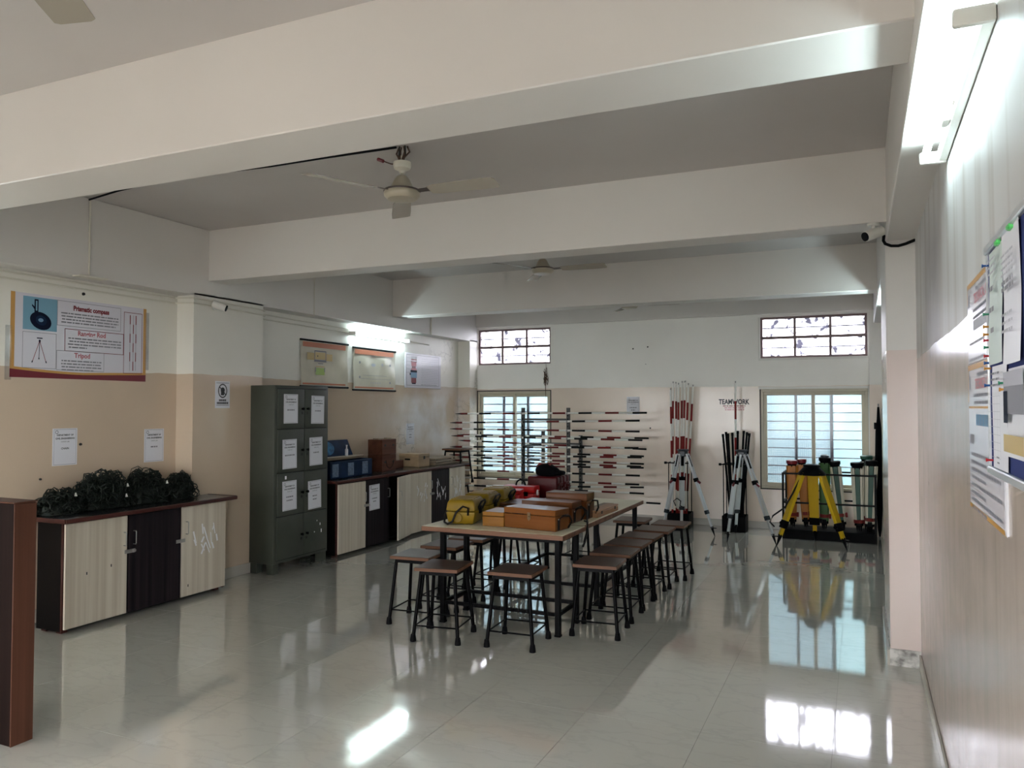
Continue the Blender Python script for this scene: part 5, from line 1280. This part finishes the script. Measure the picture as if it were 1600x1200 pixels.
def tripod_yellow(label, head, feet):
    H = Vector(head)
    t = thing('survey_tripod', label, 'tripod', (H.x, H.y, 0))
    MB().lathe([(0.080, -0.025), (0.094, -0.018), (0.094, 0.0), (0.082, 0.008)], 24, at=(H.x, H.y, H.z - 0.008)).build('head_plate', M['blackplastic'], t)
    MB().lathe([(0.155, -0.115), (0.150, -0.09), (0.100, -0.035), (0.085, -0.02)], 3 * 6, at=(H.x, H.y, H.z - 0.008)).build('hinge_block', M['blackplastic'], t)
    for f in feet:
        Fv = Vector((f[0], f[1], 0.0)); out = Vector((f[0] - H.x, f[1] - H.y, 0)).normalized(); P = H + out * 0.115 + Vector((0, 0, -0.095))
        d = (Fv - P).normalized(); L = (Fv - P).length; side = d.cross(out).normalized()
        u = MB(); W0, W1 = 0.075, 0.062
        for s in (-1, 1): u.bar(P + side * 0.030 * s, P + d * (L * 0.66) + side * 0.024 * s, 0.058, 0.034, up=tuple(out))
        u.bar(P, P + d * (L * 0.66), 0.030, 0.022, up=tuple(out))
        lg = u.build('leg', M['yellow'], t, bevel=0.002)
        MB().bar(P + d * (L * 0.655), P + d * (L * 0.76), 0.115, 0.050, up=tuple(out)).build('clamp', M['blackplastic'], lg, bevel=0.004)
        MB().tube(P + d * (L * 0.70) + side * 0.05, P + d * (L * 0.70) + side * 0.085, 0.022, n=12).build('clamp_knob', M['blackplastic'], lg)
        MB().bar(P + d * (L * 0.755), P + d * (L * 0.855), 0.046, 0.034, up=tuple(out)).build('lower_leg', M['yellow'], lg)
        MB().tube(P + d * (L * 0.845), Fv, 0.026, 0.005, n=10).build('spike', M['blackplastic'], lg)
        MB().bar(P + d * (L * 0.87), P + d * (L * 0.87) + out * 0.06, 0.035, 0.010, up=tuple(d)).build('foot_step', M['blackplastic'], lg)
    H2 = Vector((H.x - 0.10, H.y - 0.08, H.z - 0.12))
    MB().path([tuple(H2), (H.x - 0.20, H.y - 0.12, H.z - 0.33), (H.x - 0.29, H.y - 0.12, H.z - 0.50), (H.x - 0.42, H.y - 0.14, H.z - 0.60), (H.x - 0.45, H.y - 0.17, H.z - 0.67), (H.x - 0.40, H.y - 0.18, H.z - 0.72)], 0.010, 6).build('carry_strap', M['leather'], t)
    return t
tripod_yellow('bright yellow tripod standing open before the far window', (-0.529, 9.68, 0.935), ((-0.905, 9.475), (-0.160, 9.50), (-0.515, 10.02)))

# ---------------------------------------------------------------- rack of folded tripods
t = thing('tripod_rack', 'low black steel rack of folded tripods under the far window', 'rack', (-0.33, 10.25, 0))
rx0, rx1, ry0, ry1 = -0.88, 0.145, 10.06, 10.50
for x in (rx0, rx1):
    for y in (ry0, ry1): MB().box(x - 0.012, x + 0.012, y - 0.012, y + 0.012, 0.0, 0.80).build('upright', M['blackmetal'], t)
for z in (0.79, 0.44):
    for y in (ry0, ry1): MB().box(rx0, rx1, y - 0.010, y + 0.010, z - 0.010, z + 0.010).build('rail', M['blackmetal'], t)
    for x in (rx0, rx1): MB().box(x - 0.010, x + 0.010, ry0, ry1, z - 0.010, z + 0.010).build('rail', M['blackmetal'], t)
MB().box(rx0, rx1, ry0, ry1, 0.10, 0.112).build('shelf', M['blackplastic'], t)
MB().box(rx0, rx1, ry0 - 0.006, ry0 + 0.006, 0.0, 0.115).build('kick_plate', M['blackplastic'], t)

def folded(label, x, y, h, cols, lean=0.0, wide=0.062, strap=0.24, head='blackplastic', strap_m='redstrap', z0=0.113, cap=None):
    """closed tripod standing on its three feet on the rack shelf"""
    t = thing('folded_tripod', label, 'tripod', (x, y, z0), (0, R(lean), 0), group='folded tripods in the rack')
    MB().lathe([(wide * 1.05, h - 0.05), (wide * 1.15, h - 0.035), (wide * 1.15, h - 0.008), (wide * 0.9, h)], 14).build('head_plate', M[head], t, world=False)
    MB().lathe([(wide * 0.85, h - 0.085), (wide * 0.95, h - 0.05)], 12).build('hinge_block', M['blackplastic'], t, world=False)
    for k in range(3):
        a = R(-90 + 120 * k); o = Vector((math.cos(a), math.sin(a), 0)); s = Vector((-o.y, o.x, 0))
        P = o * wide * 0.72 + Vector((0, 0, h - 0.07)); Q = o * wide * 0.42 + Vector((0, 0, 0.10)); u = MB()
        if len(cols) == 1:
            for e in (-1, 1): u.bar(P + s * 0.024 * e, Q + s * 0.016 * e, 0.034, 0.024, up=tuple(o))
            u.bar(P, Q, 0.02, 0.014, up=tuple(o)); lg = u.build('leg', M[cols[0]], t, world=False)
        else:
            u.bar(P + o * 0.004, Q + o * 0.004, 0.044, 0.018, m=cols[0], up=tuple(o))
            for e in (-1, 1): u.bar(P + s * 0.040 * e, Q + s * 0.030 * e, 0.017, 0.022, m=cols[1], up=tuple(o))
            lg = u.build('leg', M[cols[0]], t, world=False)
        MB().bar(Q + Vector((0, 0, 0.02)), Q - Vector((0, 0, 0.035)), 0.05, 0.03, up=tuple(o)).build('clamp', M['blackplastic'], lg, world=False)
        MB().tube(Q - Vector((0, 0, 0.03)), o * wide * 0.36, 0.014, 0.004, n=8).build('spike', M['blackplastic'], lg, world=False)
    MB().lathe([(wide * 0.84, strap - 0.02), (wide * 0.88, strap - 0.018), (wide * 0.88, strap + 0.018), (wide * 0.84, strap + 0.02)], 14).build('strap', M[strap_m], t, world=False)
    MB().box(wide * 0.84, wide * 0.84 + 0.025, -0.02, 0.02, strap - 0.03, strap + 0.025).build('strap_buckle', M[strap_m], t, world=False)
    if cap: MB().lathe([(0.05, h), (0.05, h + 0.018), (0.03, h + 0.03)], 12).build('head_cap', M[cap], t, world=False)
    return t
folded('orange folded tripod with maroon head at the rack left end', -0.79, 10.27, 0.83, ('orange',), 0, 0.058, 0.16, 'ink_maroon')
folded('second orange folded tripod, behind the yellow tripod left leg', -0.635, 10.33, 0.845, ('orange',), -3, 0.050, 0.17, 'ink_maroon')
folded('bright green folded tripod with knobbed head', -0.425, 10.27, 0.875, ('tgreen',), 1, 0.062, 0.16, 'blackplastic', cap='bluegrey')
folded('teal and cream folded tripod leaning beside the bright green one', -0.215, 10.28, 0.835, ('teal', 'cream_leg'), -6, 0.058, 0.18)
folded('teal and cream folded tripod standing upright in the rack middle', -0.035, 10.24, 0.825, ('teal', 'cream_leg'), -1, 0.066, 0.12)
folded('teal and cream folded tripod at the front of the rack right end', 0.078, 10.22, 0.855, ('teal', 'cream_leg'), 2, 0.062, 0.15)
folded('teal and cream folded tripod at the back of the rack right end', 0.055, 10.40, 0.90, ('teal', 'cream_leg'), 0, 0.062, 0.15, head='teal')
t = thing('wrapped_bundle', 'tall black wrapped bundle standing in the far right corner', 'bundle', (0.20, 10.52, 0))
MB().lathe([(0.008, 0.02), (0.02, 0.10), (0.040, 0.45), (0.045, 0.95), (0.036, 1.30), (0.020, 1.45), (0.012, 1.60)], 14, at=(0.195, 10.535, 0)).build('wrapping', M['cloth_black'], t)
MB().tube((0.195, 10.535, 0.0), (0.195, 10.535, 1.64), 0.008, n=8).build('shaft', M['steel_dull'], t)
MB().tube((0.165, 10.505, 1.33), (0.165, 10.505, 1.41), 0.022, n=10).build('runner_knob', M['blackplastic'], t)
for k, (dx, dy, m) in enumerate(((0.055, 0.02, 'steel_dull'), (0.075, -0.01, 'blackplastic'), (0.045, -0.035, 'cream_leg'))):
    pp = MB().tube((0.195 + dx, 10.535 + dy, 0.0), (0.20 + dx * 0.8, 10.56 + dy, 1.58 - 0.06 * k), 0.010, n=8).build('corner_rod', M[m])
    tag(pp, ('grey rod beside the tall black bundle', 'black rod right of the tall black bundle', 'cream rod in front of the tall black bundle')[k], 'rod', 'rods in the far right corner')

# ---------------------------------------------------------------- right wall: posters, board, pins
def college_poster(label, yc, zc, w, h, kind, seed):
    t = thing('wall_poster', label, 'poster', (XR, yc, zc), ON_RIGHT, group='posters on the right wall')
    MB().box(-w / 2, w / 2, -h / 2, h / 2, 0.0005, 0.0025).build('sheet', M['paper_gloss'], t, world=False, smooth=False)
    q = MB(); z = 0.0032
    q.quad(-w / 2, w / 2, h / 2 - 0.016, h / 2, z, 'ink_orange'); q.quad(-w / 2, -w / 2 + 0.010, h / 2 - 0.26 * h, h / 2, z, 'ink_orange')
    if kind: q.quad(-w / 2 + 0.01, w / 2, h / 2 - 0.135, h / 2 - 0.128, z, 'ink_orange'); q.quad(-w / 2, w / 2, -h / 2, -h / 2 + 0.012, z, 'ink_orange')
    q.quad(-w / 2 + 0.03, -w / 2 + 0.055, h / 2 - 0.075, h / 2 - 0.035, z, 'ink_soft')
    q.build('orange_border', M['ink_orange'], t, world=False, smooth=False)
    rows(t, -0.14, 0.16, h / 2 - 0.034, 1, 0.03, 0.010, 'ink_soft', seed)
    text('TECHNICAL CAMPUS', t, 'ink_rose', 0.02, h / 2 - 0.063, 0.042, off=0.001, sx=0.98)
    rows(t, -0.22, 0.26, h / 2 - 0.095, 2, 0.022, 0.009, 'ink_soft', seed + 1)
    q = MB()
    if kind:
        rr = random.Random(seed)
        x = -0.17
        while x < 0.20:
            l = rr.uniform(0.03, 0.06); q.quad(x, min(0.2, x + l), h / 2 - 0.185, h / 2 - 0.152, z); x += l + 0.008
        q.build('blue_heading', M['ink_blue'], t, world=False, smooth=False)
        q = MB(); q.quad(-w / 2 + 0.02, -w / 2 + 0.11, h / 2 - 0.245, h / 2 - 0.215, z); q.build('dark_label', M['ink_soft'], t, world=False, smooth=False)
        for k in range(4):
            rows(t, -w / 2 + 0.04, w / 2 - 0.06, h / 2 - 0.275 - 0.047 * k, 2, 0.024, 0.010, 'ink_soft', seed + 10 + k, last=0.55)
    else:
        q.quad(-0.20, 0.22, h / 2 - 0.155, h / 2 - 0.125, z); q.build('blue_heading', M['ink_faint'], t, world=False, smooth=False)
        rows(t, -w / 2 + 0.03, w / 2 - 0.3, -h / 2 + 0.06, 2, 0.05, 0.008, 'ink_faint', seed + 3)
    return t
college_poster('upper white college poster with orange top edge on the right wall', 2.545, 1.862, 0.665, 0.252, 0, 21)
college_poster('lower white college poster with a blue heading on the right wall', 2.545, 1.508, 0.68, 0.445, 1, 31)

t = thing('notice_board', 'aluminium framed navy notice board at the right edge', 'board', (XR, 1.72, 1.72), ON_RIGHT)
bw, bh = 1.21, 0.58
MB().box(-bw / 2, bw / 2, -bh / 2, bh / 2, 0.004, 0.016).build('felt_panel', M['felt'], t, world=False)
f = MB(); w = 0.020
f.box(-bw / 2, bw / 2, bh / 2 - w, bh / 2, 0.003, 0.026); f.box(-bw / 2, bw / 2, -bh / 2, -bh / 2 + w, 0.003, 0.026); f.box(-bw / 2, -bw / 2 + 0.007, -bh / 2, bh / 2, 0.003, 0.022); f.box(bw / 2 - 0.01, bw / 2, -bh / 2, bh / 2, 0.003, 0.022)
f.build('frame', M['alu'], t, world=False, bevel=0.003)

def pinned(name, label, y0, y1, z0, z1, m, seed, kind):
    w, h = y0 - y1, z1 - z0
    t = thing(name, label, 'notice', (XR - 0.0165, (y0 + y1) / 2, (z0 + z1) / 2), ON_RIGHT, group='papers on the notice board')
    nx, ny = 6, 8; vs = []; fs = []
    for j in range(ny + 1):
        for i in range(nx + 1):
            u, v = i / nx - 0.5, j / ny - 0.5
            vs.append((w * u, h * v, 0.002 + 0.012 * abs(u) ** 2 * (0.5 + math.sin(v * 5 + seed) * 0.5) + 0.004 * max(0, -v)))
    for j in range(ny):
        for i in range(nx):
            a = j * (nx + 1) + i; fs.append((a, a + 1, a + nx + 2, a + nx + 1))
    MB().add(vs, fs).build('sheet', M[m], t, world=False)
    z = 0.0055
    if kind == 'codes':
        rows(t, -w / 2 + 0.03, w / 2 - 0.03, h / 2 - 0.03, 3, 0.016, 0.005, 'ink_faint', seed); o = rows(t, -0.03, 0.04, h / 2 - 0.10, 3, 0.05, 0.012, 'ink_soft', seed + 1)
    elif kind == 'letter':
        rows(t, -w / 2 + 0.03, w / 2 - 0.02, h / 2 - 0.06, 4, 0.014, 0.005, 'ink_faint', seed); rows(t, -w / 2 + 0.03, w / 2 - 0.02, h / 2 - 0.12, 2, 0.014, 0.009, 'ink_soft', seed + 1); rows(t, -w / 2 + 0.03, w / 2 - 0.03, h / 2 - 0.19, 3, 0.018, 0.006, 'ink_faint', seed + 2)
    elif kind == 'table':
        rows(t, -w / 2 + 0.03, w / 2 - 0.04, h / 2 - 0.02, 3, 0.014, 0.005, 'ink_soft', seed)
        q = MB()
        for k in range(9): q.quad(-w / 2 + 0.015, w / 2 - 0.02, h / 2 - 0.075 - 0.018 * k, h / 2 - 0.0742 - 0.018 * k, z)
        for x in (-w / 2 + 0.015, -w / 2 + 0.05, 0.0, w / 2 - 0.06, w / 2 - 0.02): q.quad(x - 0.0005, x + 0.0005, h / 2 - 0.22, h / 2 - 0.074, z)
        q.build('printed_grid', M['ink_faint'], t, world=False, smooth=False)
        rows(t, 0.0, 0.05, -h / 2 + 0.03, 2, 0.012, 0.004, 'ink_soft', seed + 4)
    else:
        q = MB(); q.quad(-w / 2, w / 2, h / 2 - 0.10, h / 2 - 0.008, 0.012, 'ink_soft'); q.quad(-w / 2, w / 2, h / 2 - 0.04, h / 2 - 0.008, 0.0125, 'ink_faint'); q.quad(-w / 2, w / 2, -h / 2 + 0.012, -h / 2 + 0.05, 0.0135, 'ink_ochre'); q.quad(-w / 2, -w / 2 + 0.05, h / 2 - 0.12, h / 2 - 0.05, 0.0128, 'ink_navy')
        q.build('photo_print', M['ink_soft'], t, world=False, smooth=False)
    for o in t.children:
        if o.name.startswith('printed'): o.location.z = 0.010
    return t
pinned('pinned_paper', 'pale green sheet pinned at the top left of the board', 2.285, 2.085, 1.705, 1.985, 'paper_green', 3, 'codes')
pinned('pinned_paper', 'white letter pinned right of the pale green sheet', 2.075, 1.865, 1.695, 1.993, 'paper', 5, 'letter')
pinned('pinned_paper', 'white table sheet pinned low on the board left side', 2.255, 2.045, 1.452, 1.700, 'paper', 7, 'table')
pinned('pinned_photo', 'glossy photo print pinned right of the table sheet', 2.035, 1.80, 1.49, 1.685, 'paper', 9, 'photo')
for k, (y, z, m, lab) in enumerate(((2.308, 1.962, 'pin_blue', 'blue push pin near the board top left corner'), (2.306, 1.837, 'pin_green', 'dark green push pin, first of the edge row'), (2.305, 1.805, 'pin_orange', 'orange push pin, second of the edge row'), (2.304, 1.785, 'pin_orange', 'orange push pin, third of the edge row'), (2.303, 1.770, 'pin_red', 'red push pin, fourth of the edge row'), (2.302, 1.752, 'pin_green', 'dark green push pin, fifth of the edge row'), (2.301, 1.730, 'pin_red', 'red push pin, sixth of the edge row'), (2.300, 1.712, 'pin_blue', 'blue push pin, seventh of the edge row'), (2.300, 1.698, 'pin_orange', 'orange push pin, eighth of the edge row'), (2.300, 1.655, 'pin_blue', 'blue push pin below the edge row'), (2.293, 1.466, 'pin_red', 'red push pin at the board bottom left corner'), (2.08, 1.655, 'pin_green', 'green push pin over the table sheet'), (2.07, 1.640, 'pin_orange', 'orange push pin over the photo print'))):
    o = MB(); p = Vector((XR - 0.0165, y, z)); o.tube(p, p + Vector((-0.013, 0, 0)), 0.0022, 0.003, n=8); o.tube(p + Vector((-0.013, 0, 0)), p + Vector((-0.016, 0, 0)), 0.0045, n=8)
    b = o.build('push_pin', M[m]); tag(b, lab, 'pin', 'push pins on the notice board')
for k, (y, z) in enumerate(((2.13, 1.988), (1.96, 1.990))):
    o = MB().box(XR - 0.027, XR - 0.016, y - 0.020, y + 0.020, z - 0.007, z + 0.006).build('paper_clip', M['pin_lime'], bevel=0.003); tag(o, ('lime green clip on the board top between two papers', 'lime green clip on the board top at the frame edge')[k], 'clip', 'lime clips on the board')
o = MB().box(XR - 0.006, XR, 2.188, 2.206, 1.29, 1.43).build('strip_label', M['paper']); tag(o, 'narrow white strip hanging beside the lower college poster', 'strip')

# letters become plain meshes
_dg = bpy.context.evaluated_depsgraph_get()
for o in TEXTS:
    me = bpy.data.meshes.new_from_object(o.evaluated_get(_dg))
    n, cu = o.name, o.data
    k = bpy.data.objects.new(n, me); COL.objects.link(k)
    k.parent = o.parent; k.location = o.location; k.scale = o.scale
    bpy.data.objects.remove(o, do_unlink=True); bpy.data.curves.remove(cu)
    k.name = n
